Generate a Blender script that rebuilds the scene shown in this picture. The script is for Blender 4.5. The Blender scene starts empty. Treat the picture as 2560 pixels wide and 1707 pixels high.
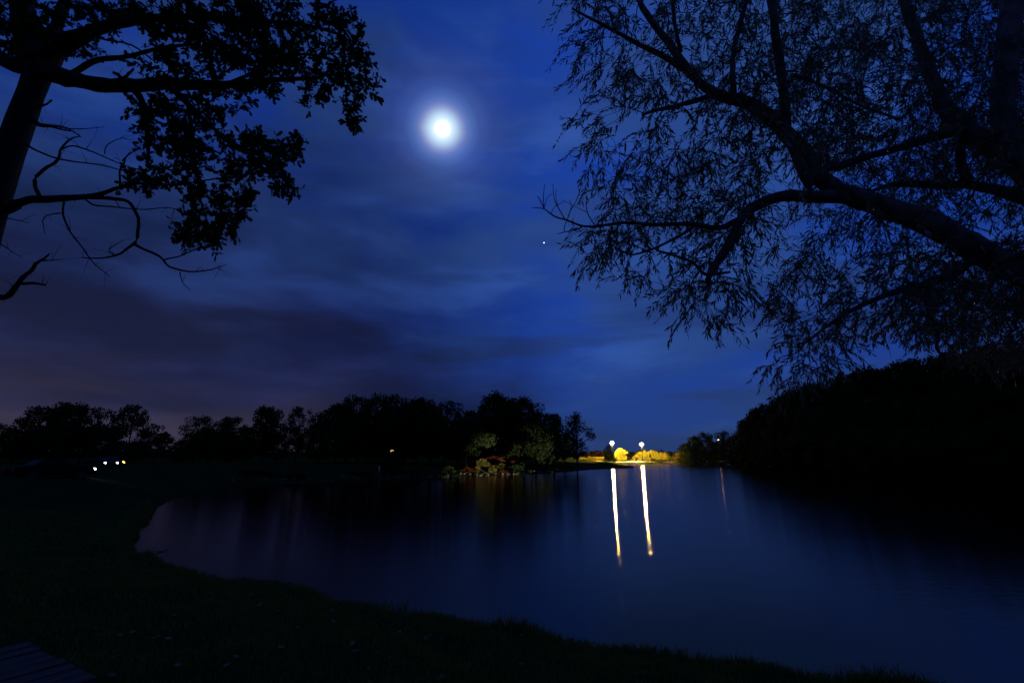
import bpy, math, random
import numpy as np
from mathutils import Vector, Matrix

# ------------------------------------------------------------------ camera, sky, moonlight, exposure
scene = bpy.context.scene
C = scene.collection
F = 1208.9                       # focal length in photo pixels (17 mm on a 36 mm wide frame, 2560 px)
PITCH = math.atan(294.5 / F)
EYE = 3.0
cp, sp = math.cos(PITCH), math.sin(PITCH)

cam_d = bpy.data.cameras.new('camera'); cam_d.lens = 17.0; cam_d.sensor_width = 36.0
cam_d.clip_start = 0.05; cam_d.clip_end = 9000
cam = bpy.data.objects.new('camera', cam_d); C.objects.link(cam)
cam.location = (0, 0, EYE); cam.rotation_euler = (math.pi / 2 + PITCH, 0, 0)
scene.camera = cam


def ray(px, py):
    u = (px - 1280.0) / F; v = (853.5 - py) / F
    return Vector((u, cp - v * sp, sp + v * cp))


def at(px, py, Y):
    d = ray(px, py)
    return Vector((0, 0, EYE)) + d * (Y / d.y)


def on_plane(px, py, z):
    d = ray(px, py)
    return Vector((0, 0, EYE)) + d * ((z - EYE) / d.z)


MOON = ray(1106, 322).normalized()

scene.view_settings.view_transform = 'Standard'
scene.view_settings.look = 'None'
scene.view_settings.exposure = 0.0
scene.view_settings.gamma = 1.0
scene.view_settings.use_curve_mapping = False
scene.cycles.use_denoising = True
scene.cycles.max_bounces = 6
scene.cycles.diffuse_bounces = 2
scene.cycles.glossy_bounces = 3
scene.cycles.sample_clamp_indirect = 12.0
scene.cycles.caustics_reflective = False
scene.cycles.caustics_refractive = False


class NT:
    """small helper to write node trees"""
    def __init__(self, tree):
        self.t = tree; tree.nodes.clear()

    def n(self, kind, **kw):
        nd = self.t.nodes.new(kind)
        for k, v in kw.items():
            setattr(nd, k, v)
        return nd

    def link(self, a, b):
        self.t.links.new(a, b)

    def put(self, sock, v):
        if isinstance(v, bpy.types.NodeSocket):
            self.link(v, sock)
        elif v is not None:
            sock.default_value = v

    def math(self, op, a, b=None, c=None, clamp=False):
        nd = self.n('ShaderNodeMath', operation=op, use_clamp=clamp)
        self.put(nd.inputs[0], a); self.put(nd.inputs[1], b); self.put(nd.inputs[2], c)
        return nd.outputs[0]

    def mapr(self, v, a, b, c=0.0, d=1.0, smooth=True):
        nd = self.n('ShaderNodeMapRange', interpolation_type='SMOOTHSTEP' if smooth else 'LINEAR')
        self.put(nd.inputs[0], v)
        for i, x in enumerate((a, b, c, d)):
            nd.inputs[i + 1].default_value = x
        return nd.outputs[0]

    def ramp(self, v, stops, interp='LINEAR'):
        nd = self.n('ShaderNodeValToRGB'); self.put(nd.inputs[0], v)
        cr = nd.color_ramp; cr.interpolation = interp
        while len(cr.elements) < len(stops):
            cr.elements.new(0.5)
        for e, (p, c) in zip(cr.elements, stops):
            e.position = p; e.color = (c[0], c[1], c[2], 1)
        return nd.outputs[0]

    def mix(self, f, a, b, mode='MIX'):
        nd = self.n('ShaderNodeMix', data_type='RGBA', blend_type=mode)
        self.put(nd.inputs[0], f)
        for s, v in ((nd.inputs[6], a), (nd.inputs[7], b)):
            self.put(s, v if isinstance(v, bpy.types.NodeSocket) else (v[0], v[1], v[2], 1))
        return nd.outputs[2]

    def noise(self, vec, scale, detail=4, rough=0.55, distort=0.0, out=0):
        nd = self.n('ShaderNodeTexNoise'); self.put(nd.inputs['Vector'], vec)
        nd.inputs['Scale'].default_value = scale; nd.inputs['Detail'].default_value = detail
        nd.inputs['Roughness'].default_value = rough; nd.inputs['Distortion'].default_value = distort
        return nd.outputs[out]

    def mapping(self, vec, loc=(0, 0, 0), rot=(0, 0, 0), sc=(1, 1, 1)):
        nd = self.n('ShaderNodeMapping'); self.put(nd.inputs[0], vec)
        nd.inputs[1].default_value = loc; nd.inputs[2].default_value = rot; nd.inputs[3].default_value = sc
        return nd.outputs[0]


def build_world():
    w = bpy.data.worlds.new('World'); scene.world = w; w.use_nodes = True
    N = NT(w.node_tree)
    tc = N.n('ShaderNodeTexCoord')
    nrm = N.n('ShaderNodeVectorMath', operation='NORMALIZE'); N.link(tc.outputs['Generated'], nrm.inputs[0])
    d = nrm.outputs[0]
    sep = N.n('ShaderNodeSeparateXYZ'); N.link(d, sep.inputs[0])
    x, y, z = sep.outputs
    dot = N.n('ShaderNodeVectorMath', operation='DOT_PRODUCT'); N.link(d, dot.inputs[0]); dot.inputs[1].default_value = MOON
    ang = N.math('ARCCOSINE', N.math('MINIMUM', dot.outputs['Value'], 1.0))
    az = N.math('ARCTAN2', x, y)
    zc = N.math('MAXIMUM', z, 0.0)
    # moonlit air: blue, brighter round the moon
    base = N.ramp(N.math('DIVIDE', ang, math.pi), [
        (0.0, (.0105, .035, .185)), (.10, (.0100, .036, .20)), (.20, (.0105, .039, .205)),
        (.36, (.0075, .024, .125)), (.55, (.004, .012, .065)), (1.0, (.003, .009, .05))])
    sky = N.n('ShaderNodeTexSky', sky_type='NISHITA', sun_disc=False)
    sky.sun_elevation = math.asin(MOON.z); sky.sun_rotation = math.atan2(MOON.x, MOON.y)
    sky.air_density = 1.0; sky.dust_density = 0.6; sky.ozone_density = 4.0
    tint = N.mix(1.0, sky.outputs[0], (.0002, .0006, .0016), 'MULTIPLY')
    base = N.mix(1.0, base, tint, 'ADD')
    gain = N.n('ShaderNodeVectorMath', operation='SCALE'); N.link(base, gain.inputs[0])     # thinner cloud to the right of the moon
    N.link(N.mapr(az, -.30, .15, 1.0, 1.42), gain.inputs['Scale']); base = gain.outputs[0]
    # soft cloud patches
    p1 = N.mapping(d, (3.1, 1.7, .4), (0, math.radians(-16), 0), (1.0, 1.0, 2.3))
    n1 = N.noise(p1, 2.1, 5, .5, .3)
    p2 = N.mapping(d, (8.2, -2.3, 4), (0, math.radians(-24), .3), (1.0, 1.0, 3.2))
    n2 = N.noise(p2, 3.0, 5, .5, .25)
    p3 = N.mapping(d, (-4.2, 6.3, 9), (0, math.radians(4), 0), (1.0, 1.0, 6.5))
    n3 = N.noise(p3, 2.4, 5, .5, .2)
    # thicker, unlit cloud bank over the left of the lake
    side = N.mapr(N.math('ADD', az, N.math('MULTIPLY', N.math('SUBTRACT', n1, .5), 1.5)), .16, -.52)
    low = N.mapr(N.math('ADD', z, N.math('MULTIPLY', N.math('SUBTRACT', n2, .5), .5)), .72, .16)
    bank = N.math('MULTIPLY', side, low)
    clear = N.mix(1.0, base, (.62, .86, 1.12), 'MULTIPLY')
    veil = N.mix(1.0, base, (1.30, 1.06, .82), 'MULTIPLY')
    dark = N.mix(1.0, base, (.95, .68, .56), 'MULTIPLY')
    lit = N.mix(1.0, base, (1.95, 1.62, 1.28), 'MULTIPLY')
    col = N.mix(N.mapr(n1, .40, .58), clear, veil)
    col = N.mix(N.math('MULTIPLY', N.mapr(n2, .50, .68), .75), col, lit)
    col = N.mix(N.math('MULTIPLY', N.mapr(n3, .48, .64), N.mapr(z, .62, .12, .25, .85)), col, dark)
    col = N.mix(N.mapr(z, .30, .03, 0, .6), col, (.0215, .046, .142))
    bankcol = N.mix(N.mapr(n2, .38, .64), (.0056, .0080, .032), (.0108, .0155, .066))
    col = N.mix(N.math('MULTIPLY', bank, .92), col, bankcol)
    # town light low in the left of the sky, under the cloud
    glow = N.math('POWER', 2.718, N.math('MULTIPLY', zc, -13.0))
    glow = N.math('MULTIPLY', glow, N.mapr(az, -.12, -.62))
    glow = N.math('MULTIPLY', glow, N.mapr(n3, .30, .62, .35, 1.0))
    col = N.mix(1.0, col, N.mix(glow, (0, 0, 0), (.078, .054, .042)), 'ADD')
    # clear strip along the left horizon
    # moon corona in the thin cloud
    wob = N.math('MULTIPLY_ADD', N.math('SUBTRACT', n2, .5), .45, 1.0)      # the cloud makes the glow uneven
    cor = N.ramp(N.math('MULTIPLY', N.math('DIVIDE', ang, .178), wob), [
        (0.0, (1.7, 1.75, 1.6)), (.065, (1.2, 1.32, 1.28)), (.10, (.72, .92, .98)), (.14, (.52, .69, .75)), (.185, (.34, .43, .53)),
        (.22, (.215, .262, .40)), (.26, (.118, .155, .305)), (.32, (.058, .100, .215)), (.40, (.032, .048, .115)), (.55, (.014, .017, .040)), (.75, (.005, .006, .014)), (1.0, (0, 0, 0))])
    cor = N.mix(1.0, cor, N.mix(N.mapr(n1, .35, .7), (1, 1, 1), (.75, .72, .70)), 'MULTIPLY')
    col = N.mix(1.0, col, cor, 'ADD')
    bg = N.n('ShaderNodeBackground'); N.link(col, bg.inputs[0]); bg.inputs[1].default_value = 1.0
    out = N.n('ShaderNodeOutputWorld'); N.link(bg.outputs[0], out.inputs[0])
    w.cycles.sampling_method = 'MANUAL'; w.cycles.sample_map_resolution = 512


build_world()
sun_d = bpy.data.lights.new('moonlight', 'SUN'); sun_d.energy = 0.03; sun_d.angle = math.radians(.5); sun_d.color = (.85, .92, 1.0)
sun = bpy.data.objects.new('moonlight', sun_d); C.objects.link(sun)
sun.rotation_euler = (-MOON).to_track_quat('-Z', 'Y').to_euler(); sun.location = (0, 0, 60)

# ------------------------------------------------------------------ helpers
rng = np.random.default_rng(11)
random.seed(5)


def mesh_np(name, V, Fc):
    """V (n,3), Fc (m,k) int"""
    V = np.asarray(V, dtype=np.float32); Fc = np.asarray(Fc, dtype=np.int32)
    me = bpy.data.meshes.new(name)
    me.vertices.add(len(V)); me.vertices.foreach_set('co', V.ravel())
    m, k = Fc.shape
    me.loops.add(m * k); me.loops.foreach_set('vertex_index', Fc.ravel())
    me.polygons.add(m); me.polygons.foreach_set('loop_start', np.arange(0, m * k, k, dtype=np.int32))
    me.update(calc_edges=True)
    return me


class MB:
    def __init__(self):
        self.v = []; self.f = []

    def box(self, c, s, R=None):
        b = len(self.v)
        for dx in (-.5, .5):
            for dy in (-.5, .5):
                for dz in (-.5, .5):
                    o = Vector((dx * s[0], dy * s[1], dz * s[2]))
                    if R is not None:
                        o = R @ o
                    self.v.append(Vector(c) + o)
        for q in ((0, 1, 3, 2), (4, 6, 7, 5), (0, 4, 5, 1), (2, 3, 7, 6), (0, 2, 6, 4), (1, 5, 7, 3)):
            self.f.append(tuple(b + i for i in q))
        return self

    def tube(self, pts, radii, seg=6, rough=0.0):
        pts = [Vector(p) for p in pts]
        b = len(self.v); n = len(pts)
        up = Vector((0.13, 0.21, 1.0)).normalized()
        for i, p in enumerate(pts):
            t = (pts[min(i + 1, n - 1)] - pts[max(i - 1, 0)])
            if t.length < 1e-9:
                t = Vector((0, 0, 1))
            t.normalize()
            s = t.cross(up)
            if s.length < 1e-3:
                s = t.cross(Vector((1, 0, 0)))
            s.normalize(); q = s.cross(t)
            for k in range(seg):
                a = 2 * math.pi * k / seg
                r = radii[i] * (1 + (random.random() - .5) * rough)
                self.v.append(p + (s * math.cos(a) + q * math.sin(a)) * r)
        for i in range(n - 1):
            for k in range(seg):
                k2 = (k + 1) % seg
                self.f.append((b + i * seg + k, b + i * seg + k2, b + (i + 1) * seg + k2, b + (i + 1) * seg + k))
        self.f.append(tuple(b + k for k in range(seg))[::-1])
        self.f.append(tuple(b + (n - 1) * seg + k for k in range(seg)))
        return self

    def dome(self, c, r, seg=10, rings=4, lower=True, sq=1.0):
        b = len(self.v); c = Vector(c); sgn = -1 if lower else 1
        for i in range(rings):
            a = math.pi / 2 * i / rings
            for k in range(seg):
                t = 2 * math.pi * k / seg
                self.v.append(c + Vector((r * math.cos(a) * math.cos(t), r * math.cos(a) * math.sin(t), sgn * sq * r * math.sin(a))))
        self.v.append(c + Vector((0, 0, sgn * sq * r)))
        for i in range(rings - 1):
            for k in range(seg):
                k2 = (k + 1) % seg
                self.f.append((b + i * seg + k, b + i * seg + k2, b + (i + 1) * seg + k2, b + (i + 1) * seg + k))
        for k in range(seg):
            self.f.append((b + (rings - 1) * seg + k, b + (rings - 1) * seg + (k + 1) % seg, b + rings * seg))
        self.f.append(tuple(b + k for k in range(seg)))
        return self

    def mesh(self, name, smooth=False):
        me = bpy.data.meshes.new(name); me.from_pydata([tuple(v) for v in self.v], [], self.f); me.update()
        if smooth:
            me.polygons.foreach_set('use_smooth', [True] * len(me.polygons))
        return me


def link(name, me, mat=None, parent=None, loc=(0, 0, 0)):
    o = bpy.data.objects.new(name, me); C.objects.link(o); o.location = loc
    if parent is not None:
        o.parent = parent
    if mat is not None and me is not None and not me.materials:
        me.materials.append(mat)
    return o


def empty(name, loc=(0, 0, 0), rz=0.0):
    o = bpy.data.objects.new(name, None); C.objects.link(o); o.location = loc; o.rotation_euler = (0, 0, rz)
    o.empty_display_size = .3
    return o


def tag(o, label=None, cat=None, group=None, kind=None):
    for k, v in (('label', label), ('category', cat), ('group', group), ('kind', kind)):
        if v:
            o[k] = v
    return o


# ------------------------------------------------------------------ materials
def mat_new(name):
    m = bpy.data.materials.new(name); m.use_nodes = True
    return m, NT(m.node_tree)


def leaf_mat(name, a, b, trans=.35, scale=6.0, gloss=0.0):
    m, N = mat_new(name)
    g = N.n('ShaderNodeNewGeometry'); oi = N.n('ShaderNodeObjectInfo')
    n = N.noise(g.outputs['Position'], scale, 3, .6)
    col = N.mix(N.mapr(n, .35, .65), a, b)
    k = N.math('MULTIPLY_ADD', g.outputs['Random Per Island'], .6, .7)
    k = N.math('MULTIPLY', k, N.math('MULTIPLY_ADD', oi.outputs['Random'], .4, .8))
    hs = N.n('ShaderNodeHueSaturation'); N.link(col, hs.inputs['Color']); N.link(k, hs.inputs['Value'])
    df = N.n('ShaderNodeBsdfDiffuse'); tr = N.n('ShaderNodeBsdfTranslucent')
    N.link(hs.outputs[0], df.inputs[0]); N.link(hs.outputs[0], tr.inputs[0])
    mx = N.n('ShaderNodeMixShader'); mx.inputs[0].default_value = trans
    N.link(df.outputs[0], mx.inputs[1]); N.link(tr.outputs[0], mx.inputs[2])
    o = N.n('ShaderNodeOutputMaterial')
    if not gloss:
        N.link(mx.outputs[0], o.inputs[0])
        return m
    gl = N.n('ShaderNodeBsdfGlossy'); gl.inputs['Roughness'].default_value = .5; gl.inputs[0].default_value = (.9, .9, .9, 1)
    fr = N.n('ShaderNodeFresnel'); fr.inputs[0].default_value = 1.35
    mx2 = N.n('ShaderNodeMixShader'); N.link(N.math('MULTIPLY', fr.outputs[0], gloss), mx2.inputs[0])
    N.link(mx.outputs[0], mx2.inputs[1]); N.link(gl.outputs[0], mx2.inputs[2])
    N.link(mx2.outputs[0], o.inputs[0])
    return m


def rough_mat(name, a, b, scale=4.0, rough=.85, bump=.4, stretch=(1, 1, 1), bscale=None, metallic=0.0, spec=.3):
    m, N = mat_new(name)
    tc = N.n('ShaderNodeTexCoord')
    v = N.mapping(tc.outputs['Object'], sc=stretch)
    n = N.noise(v, scale, 6, .6)
    col = N.mix(N.mapr(n, .35, .65), a, b)
    bs = N.n('ShaderNodeBsdfPrincipled'); N.link(col, bs.inputs['Base Color']); bs.inputs['Roughness'].default_value = rough
    bs.inputs['Metallic'].default_value = metallic
    bs.inputs['Specular IOR Level'].default_value = spec
    if bump:
        bp = N.n('ShaderNodeBump'); bp.inputs['Strength'].default_value = bump; bp.inputs['Distance'].default_value = .03
        N.link(N.noise(v, bscale or scale * 3, 5, .6), bp.inputs['Height']); N.link(bp.outputs[0], bs.inputs['Normal'])
    o = N.n('ShaderNodeOutputMaterial'); N.link(bs.outputs[0], o.inputs[0])
    return m


def emit_mat(name, col, s):
    m, N = mat_new(name)
    e = N.n('ShaderNodeEmission'); e.inputs[0].default_value = (*col, 1); e.inputs[1].default_value = s
    o = N.n('ShaderNodeOutputMaterial'); N.link(e.outputs[0], o.inputs[0])
    return m


M = {
    'bark': rough_mat('bark', (.022, .020, .018), (.05, .045, .04), 5, .95, .9, (1, 1, .25), 14),
    'willow_bark': rough_mat('willow_bark', (.07, .068, .060), (.22, .21, .19), 9, .9, 1.0, (1, 1, .5), 12),
    'pale_bark': rough_mat('pale_bark', (.18, .16, .13), (.34, .31, .27), 6, .9, .6, (1, 1, .3), 14),
    'oak_leaf': leaf_mat('oak_leaf', (.030, .055, .018), (.055, .085, .025), .25),
    'willow_leaf': leaf_mat('willow_leaf', (.11, .145, .085), (.20, .225, .14), .3, 6.0, .15),
    'green': leaf_mat('green_foliage', (.035, .065, .018), (.07, .10, .03), .25, 1.2),
    'dark': leaf_mat('dark_foliage', (.025, .04, .015), (.045, .065, .022), .2, 1.2),
    'red': leaf_mat('russet_foliage', (.11, .025, .012), (.16, .055, .02), .25, 1.2),
    'olive': leaf_mat('olive_foliage', (.10, .095, .022), (.17, .14, .035), .25, 1.2),
    'lime': leaf_mat('yellow_green_foliage', (.10, .13, .025), (.19, .19, .04), .25, 1.2),
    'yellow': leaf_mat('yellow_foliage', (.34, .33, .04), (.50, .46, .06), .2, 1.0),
    'brown': leaf_mat('brown_foliage', (.05, .028, .012), (.075, .042, .018), .2, 1.0),
    'mid_bark': rough_mat('lit_bark', (.07, .06, .05), (.14, .125, .11), 6, .9, .6, (1, 1, .3), 14),  # bark lightened to carry the light on the trunks in the beam
    'needle': leaf_mat('pine_needles', (.018, .035, .016), (.035, .055, .025), .1),
    'grass': leaf_mat('grass_blades', (.045, .12, .028), (.085, .16, .042), .3, 2.5),
    'weed': leaf_mat('weed_leaves', (.03, .06, .018), (.06, .09, .03), .3),
    'dry': leaf_mat('dry_leaves', (.12, .08, .05), (.24, .18, .12), .15, 9),
    'stone': rough_mat('shore_stone', (.05, .046, .042), (.15, .138, .125), 3.0, .85, .7),
    'wood': rough_mat('weathered_wood', (.03, .029, .027), (.085, .08, .075), 2.0, .9, .8, (1, 9, 9), 6),
    'asphalt': rough_mat('pale_concrete_road', (.24, .23, .21), (.34, .32, .30), 8, .8, .2),  # road tone lightened so the strip under the lamps looks lit
    'metal': rough_mat('dark_painted_steel', (.03, .03, .03), (.05, .05, .048), 10, .6, .05),
    'white_paint': rough_mat('white_paint', (.70, .69, .66), (.80, .79, .76), 6, .6, .1),
    'brown_paint': rough_mat('brown_paint', (.10, .06, .035), (.15, .09, .05), 6, .7, .1),
    'car_dark': rough_mat('dark_car_paint', (.006, .006, .007), (.010, .010, .011), 2, .6, 0, spec=.05),
    'car_silver': rough_mat('grey_car_paint', (.02, .02, .021), (.03, .03, .031), 2, .6, 0, spec=.05),
    'glass': rough_mat('car_glass', (.008, .009, .01), (.012, .013, .014), 2, .3, 0, spec=.08),
    'rubber': rough_mat('rubber', (.015, .015, .015), (.025, .025, .025), 8, .9, .1),
    'lamp': emit_mat('sodium_lamp', (1.0, .60, .18), 4600),
    'lamp_small': emit_mat('far_sodium_lamp', (1.0, .50, .16), 10),
    'lantern': emit_mat('path_lantern', (1.0, .55, .2), .85),
    'headlight': emit_mat('headlight', (1.0, .97, .90), 24),
    'headlight_dim': emit_mat('parking_light', (1.0, .93, .80), 14),
    'amber': emit_mat('amber_light', (1.0, .48, .08), 7),
    'tail': emit_mat('tail_light', (1.0, .05, .05), 14),
    'moon': emit_mat('moon_surface', (1.0, .99, .95), 6),
    'star': emit_mat('star_light', (.85, .92, 1.0), 2.2),
}


def ground_mat():
    m, N = mat_new('turf_and_soil')
    g = N.n('ShaderNodeNewGeometry')
    n1 = N.noise(g.outputs['Position'], .35, 5, .6); n2 = N.noise(g.outputs['Position'], 5, 5, .65)
    col = N.mix(N.mapr(n1, .35, .65), (.016, .034, .010), (.03, .045, .015))
    col = N.mix(N.mapr(n2, .5, .72), col, (.03, .023, .015))
    bs = N.n('ShaderNodeBsdfDiffuse'); N.link(col, bs.inputs[0])
    bp = N.n('ShaderNodeBump'); bp.inputs['Strength'].default_value = .6; bp.inputs['Distance'].default_value = .05
    N.link(n2, bp.inputs['Height']); N.link(bp.outputs[0], bs.inputs['Normal'])
    o = N.n('ShaderNodeOutputMaterial'); N.link(bs.outputs[0], o.inputs[0])
    return m


def water_mat():
    m, N = mat_new('lake_surface')
    g = N.n('ShaderNodeNewGeometry')
    pos = g.outputs['Position']
    w1 = N.noise(N.mapping(pos, rot=(0, 0, .35), sc=(1, 1.6, 1)), 3.0, 3, .5)
    w2 = N.noise(N.mapping(pos, rot=(0, 0, -.2), sc=(1, 2.2, 1)), .35, 2, .5)
    bp = N.n('ShaderNodeBump'); bp.inputs['Strength'].default_value = .16; bp.inputs['Distance'].default_value = .017
    N.link(w1, bp.inputs['Height'])
    bp2 = N.n('ShaderNodeBump'); bp2.inputs['Strength'].default_value = .10; bp2.inputs['Distance'].default_value = .03
    N.link(w2, bp2.inputs['Height']); N.link(bp.outputs[0], bp2.inputs['Normal'])
    lane = N.noise(N.mapping(pos, rot=(0, 0, .1), sc=(.012, .05, 1)), 1.0, 3, .5)   # wind lanes
    tv = N.n('ShaderNodeCombineXYZ'); tv.inputs[0].default_value = 1.0              # ripples run across the lake
    lobes = []
    for ra, rb in ((.064, .072), (.078, .084)):
        gl = N.n('ShaderNodeBsdfGlossy', distribution='BECKMANN'); gl.inputs[0].default_value = (.90, .77, .69, 1)  # tint stands in for the reflected cloud tone and dims the reflection
        gl.inputs['Anisotropy'].default_value = .86
        N.link(N.mapr(lane, .35, .65, ra, rb), gl.inputs['Roughness'])
        N.link(tv.outputs[0], gl.inputs['Tangent']); N.link(bp2.outputs[0], gl.inputs['Normal'])
        lobes.append(gl)
    gl = N.n('ShaderNodeMixShader'); gl.inputs[0].default_value = .12
    N.link(lobes[0].outputs[0], gl.inputs[1]); N.link(lobes[1].outputs[0], gl.inputs[2])
    df = N.n('ShaderNodeBsdfDiffuse'); df.inputs[0].default_value = (.001, .002, .004, 1)
    fr = N.n('ShaderNodeFresnel'); fr.inputs[0].default_value = 1.333
    mx = N.n('ShaderNodeMixShader'); N.link(fr.outputs[0], mx.inputs[0])
    N.link(df.outputs[0], mx.inputs[1]); N.link(gl.outputs[0], mx.inputs[2])
    o = N.n('ShaderNodeOutputMaterial'); N.link(mx.outputs[0], o.inputs[0])
    return m


# ------------------------------------------------------------------ lake outline and terrain
near_px = [(2560, 1735), (2380, 1712), (2200, 1697), (2000, 1680), (1850, 1645), (1700, 1618), (1500, 1597), (1330, 1572), (1150, 1542), (960, 1502),
           (800, 1472), (600, 1434), (420, 1405), (345, 1394)]
near = [(p.x, p.y) for p in (on_plane(a, b, .30) for a, b in near_px)]
LAKE = [(92, -30), (40, -8), (16, 1.5), (8.6, 5.2)] + near + [
    (-13.2, 18.0), (-17.5, 24.0), (-23.5, 34), (-29, 45), (-33, 57), (-29.5, 64), (-25.5, 70), (-22.6, 74.6), (-15, 83), (-7.5, 92), (1.6, 102),
    (6, 110), (11.6, 121), (17, 136), (24.7, 154), (33, 168), (45, 183), (46, 187), (39, 193), (34, 205), (33, 222), (36, 250), (44, 290), (56, 317),
    (80, 327), (115, 330), (138, 326), (141, 300), (128, 255), (112, 215), (102, 175), (97, 130), (95, 80), (93, 30)]
LK = np.array(LAKE)


def lake_sd(P):
    """distance to the lake outline, positive on land. P (n,2)"""
    A = LK; B = np.roll(LK, -1, axis=0)
    best = np.full(len(P), 1e9); inside = np.zeros(len(P), bool)
    for a, b in zip(A, B):
        ab = b - a; t = np.clip(((P - a) @ ab) / (ab @ ab), 0, 1)
        dd = np.hypot(*(P - (a + t[:, None] * ab)).T)
        best = np.minimum(best, dd)
        c = (a[1] > P[:, 1]) != (b[1] > P[:, 1])
        if abs(b[1] - a[1]) > 1e-9:
            xi = a[0] + (P[:, 1] - a[1]) * (b[0] - a[0]) / (b[1] - a[1])
            inside ^= c & (P[:, 0] < xi)
    return np.where(inside, -best, best)


def sstep(a, b, x):
    t = np.clip((x - a) / (b - a), 0, 1)
    return t * t * (3 - 2 * t)


def vnoise(x, y, f, seed=0):
    return (np.sin(x * f + seed) * np.cos(y * f * 1.13 + seed * 2.1) + .5 * np.sin(x * f * 2.3 + y * f * 1.7 + seed)) / 1.5


def ground(P):
    P = np.atleast_2d(np.asarray(P, float)); x, y = P[:, 0], P[:, 1]
    jit = (.25 * vnoise(x, y, .9, 1.3) + .16 * vnoise(x, y, 2.7, 3.3)) * (1 - sstep(25, 60, y)) + .9 * vnoise(x, y, .22, 4) * sstep(30, 60, y)
    sd = lake_sd(P) + jit
    s = np.maximum(sd, 0)
    near_h = .18 * (1 - np.exp(-s / .15)) + 1.12 * (1 - np.exp(-s / 4.2))
    left_h = .15 * (1 - np.exp(-s / .3)) + 2.0 * (1 - np.exp(-s / 4.0))
    pen_h = .25 * (1 - np.exp(-s / .4)) + 2.0 * (1 - np.exp(-s / 9.0))
    far_h = .35 * (1 - np.exp(-s / 2.0)) + np.minimum(.085 * s, 4.2)
    right_h = .3 * (1 - np.exp(-s / 1.0)) + 12.0 * (1 - np.exp(-s / 60.0))
    wp = sstep(58, 80, y); wf = sstep(225, 300, y); wr = sstep(60, 85, x) * (1 - sstep(290, 325, y)); wl = sstep(-14, -26, x) * (1 - wp)
    h = near_h * (1 - wl) + left_h * wl
    h = h * (1 - wp) + pen_h * wp
    h = h * (1 - wf) + far_h * wf
    h = h * (1 - wr) + right_h * wr
    far = np.hypot(x, y)
    h = h + .05 * vnoise(x, y, 1.6, 2) * sstep(.2, 1.5, s) + .35 * vnoise(x, y, .06, 7) * sstep(5, 30, s) * sstep(40, 90, far)
    bed = -np.minimum(-np.minimum(sd, 0) * .35, 2.0) - .05
    return np.where(sd > 0, h, bed)


def gz(x, y):
    return float(ground([(x, y)])[0])


def build_ground():
    az = np.concatenate([np.linspace(-62, 62, 420), np.linspace(62, 298, 60)[1:-1]]) * math.pi / 180
    r = np.concatenate([[0.0], np.geomspace(.8, 40, 150), np.geomspace(40.8, 480, 170), np.geomspace(500, 3500, 20)])
    A, R = np.meshgrid(az, r); X = R * np.sin(A); Y = R * np.cos(A)
    P = np.stack([X.ravel(), Y.ravel()], 1)
    Z = ground(P)
    na = len(az); nr = len(r)
    i = np.arange(nr - 1)[:, None]; k = np.arange(na)[None, :]
    k2 = (k + 1) % na
    Fc = np.stack([i * na + k, (i + 1) * na + k, (i + 1) * na + k2, i * na + k2], -1).reshape(-1, 4)
    me = mesh_np('ground', np.column_stack([P, Z]), Fc[:, ::-1])
    me.polygons.foreach_set('use_smooth', [True] * len(me.polygons))
    tag(link('ground', me, ground_mat()), kind='structure')


build_ground()
wm = MB(); wm.v = [Vector(p) for p in ((-260, -60, 0), (260, -60, 0), (260, 420, 0), (-260, 420, 0))]; wm.f = [(0, 1, 2, 3)]
tag(link('lake_water', wm.mesh('lake_water'), water_mat()), kind='structure')

# moon and the one bright star
ms = MB(); ms.dome((0, 0, 0), 52, 24, 8); ms.dome((0, 0, 0), 52, 24, 8, lower=False)
tag(link('moon', ms.mesh('moon', True), M['moon'], loc=tuple(Vector((0, 0, EYE)) + MOON * 4600)),
    'bright white full moon high above the lake inside a pale corona', 'moon')
sd_ = ray(1360, 607).normalized()
st = MB(); st.dome((0, 0, 0), 5.5, 10, 4); st.dome((0, 0, 0), 5.5, 10, 4, lower=False)
tag(link('star', st.mesh('star', True), M['star'], loc=tuple(Vector((0, 0, EYE)) + sd_ * 4600)),
    'single bright white star beside the bare willow twig', 'star')

# ------------------------------------------------------------------ leaf shapes
WILLOW_V = np.array([(0, 0, 0), (.42, .078, .02), (1.0, 0, -.06), (.42, -.078, .02), (.42, 0, -.012)])
WILLOW_F = np.array([(0, 4, 1), (1, 4, 2), (0, 3, 4), (3, 2, 4)])
_ol = [(0, .02), (.12, .07), (.22, .20), (.30, .09), (.44, .30), (.52, .12), (.66, .32), (.73, .14), (.86, .20), (1.0, 0)]
OAK_V = np.array([(x, 0, 0) for x, _ in _ol] + [(x, y, .05 * y) for x, y in _ol] + [(x, -y, .05 * y) for x, y in _ol])
_n = len(_ol)
OAK_F = np.array([(i, i + 1, _n + i + 1) for i in range(_n - 1)] + [(i, _n + i + 1, _n + i) for i in range(_n - 1)] +
                 [(i, 2 * _n + i + 1, i + 1) for i in range(_n - 1)] + [(i, 2 * _n + i, 2 * _n + i + 1) for i in range(_n - 1)])
QUAD_V = np.array([(0, -.32, 0), (.5, -.5, .08), (1, -.1, 0), (.92, .36, -.05), (.35, .5, .06)])
QUAD_F = np.array([(0, 1, 4), (1, 3, 4), (1, 2, 3)])


def basis(d, rg):
    d = d / np.linalg.norm(d, axis=1, keepdims=True)
    r = rg.normal(size=d.shape)
    s = np.cross(d, r); s /= np.linalg.norm(s, axis=1, keepdims=True) + 1e-9
    return d, s, np.cross(d, s)


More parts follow.
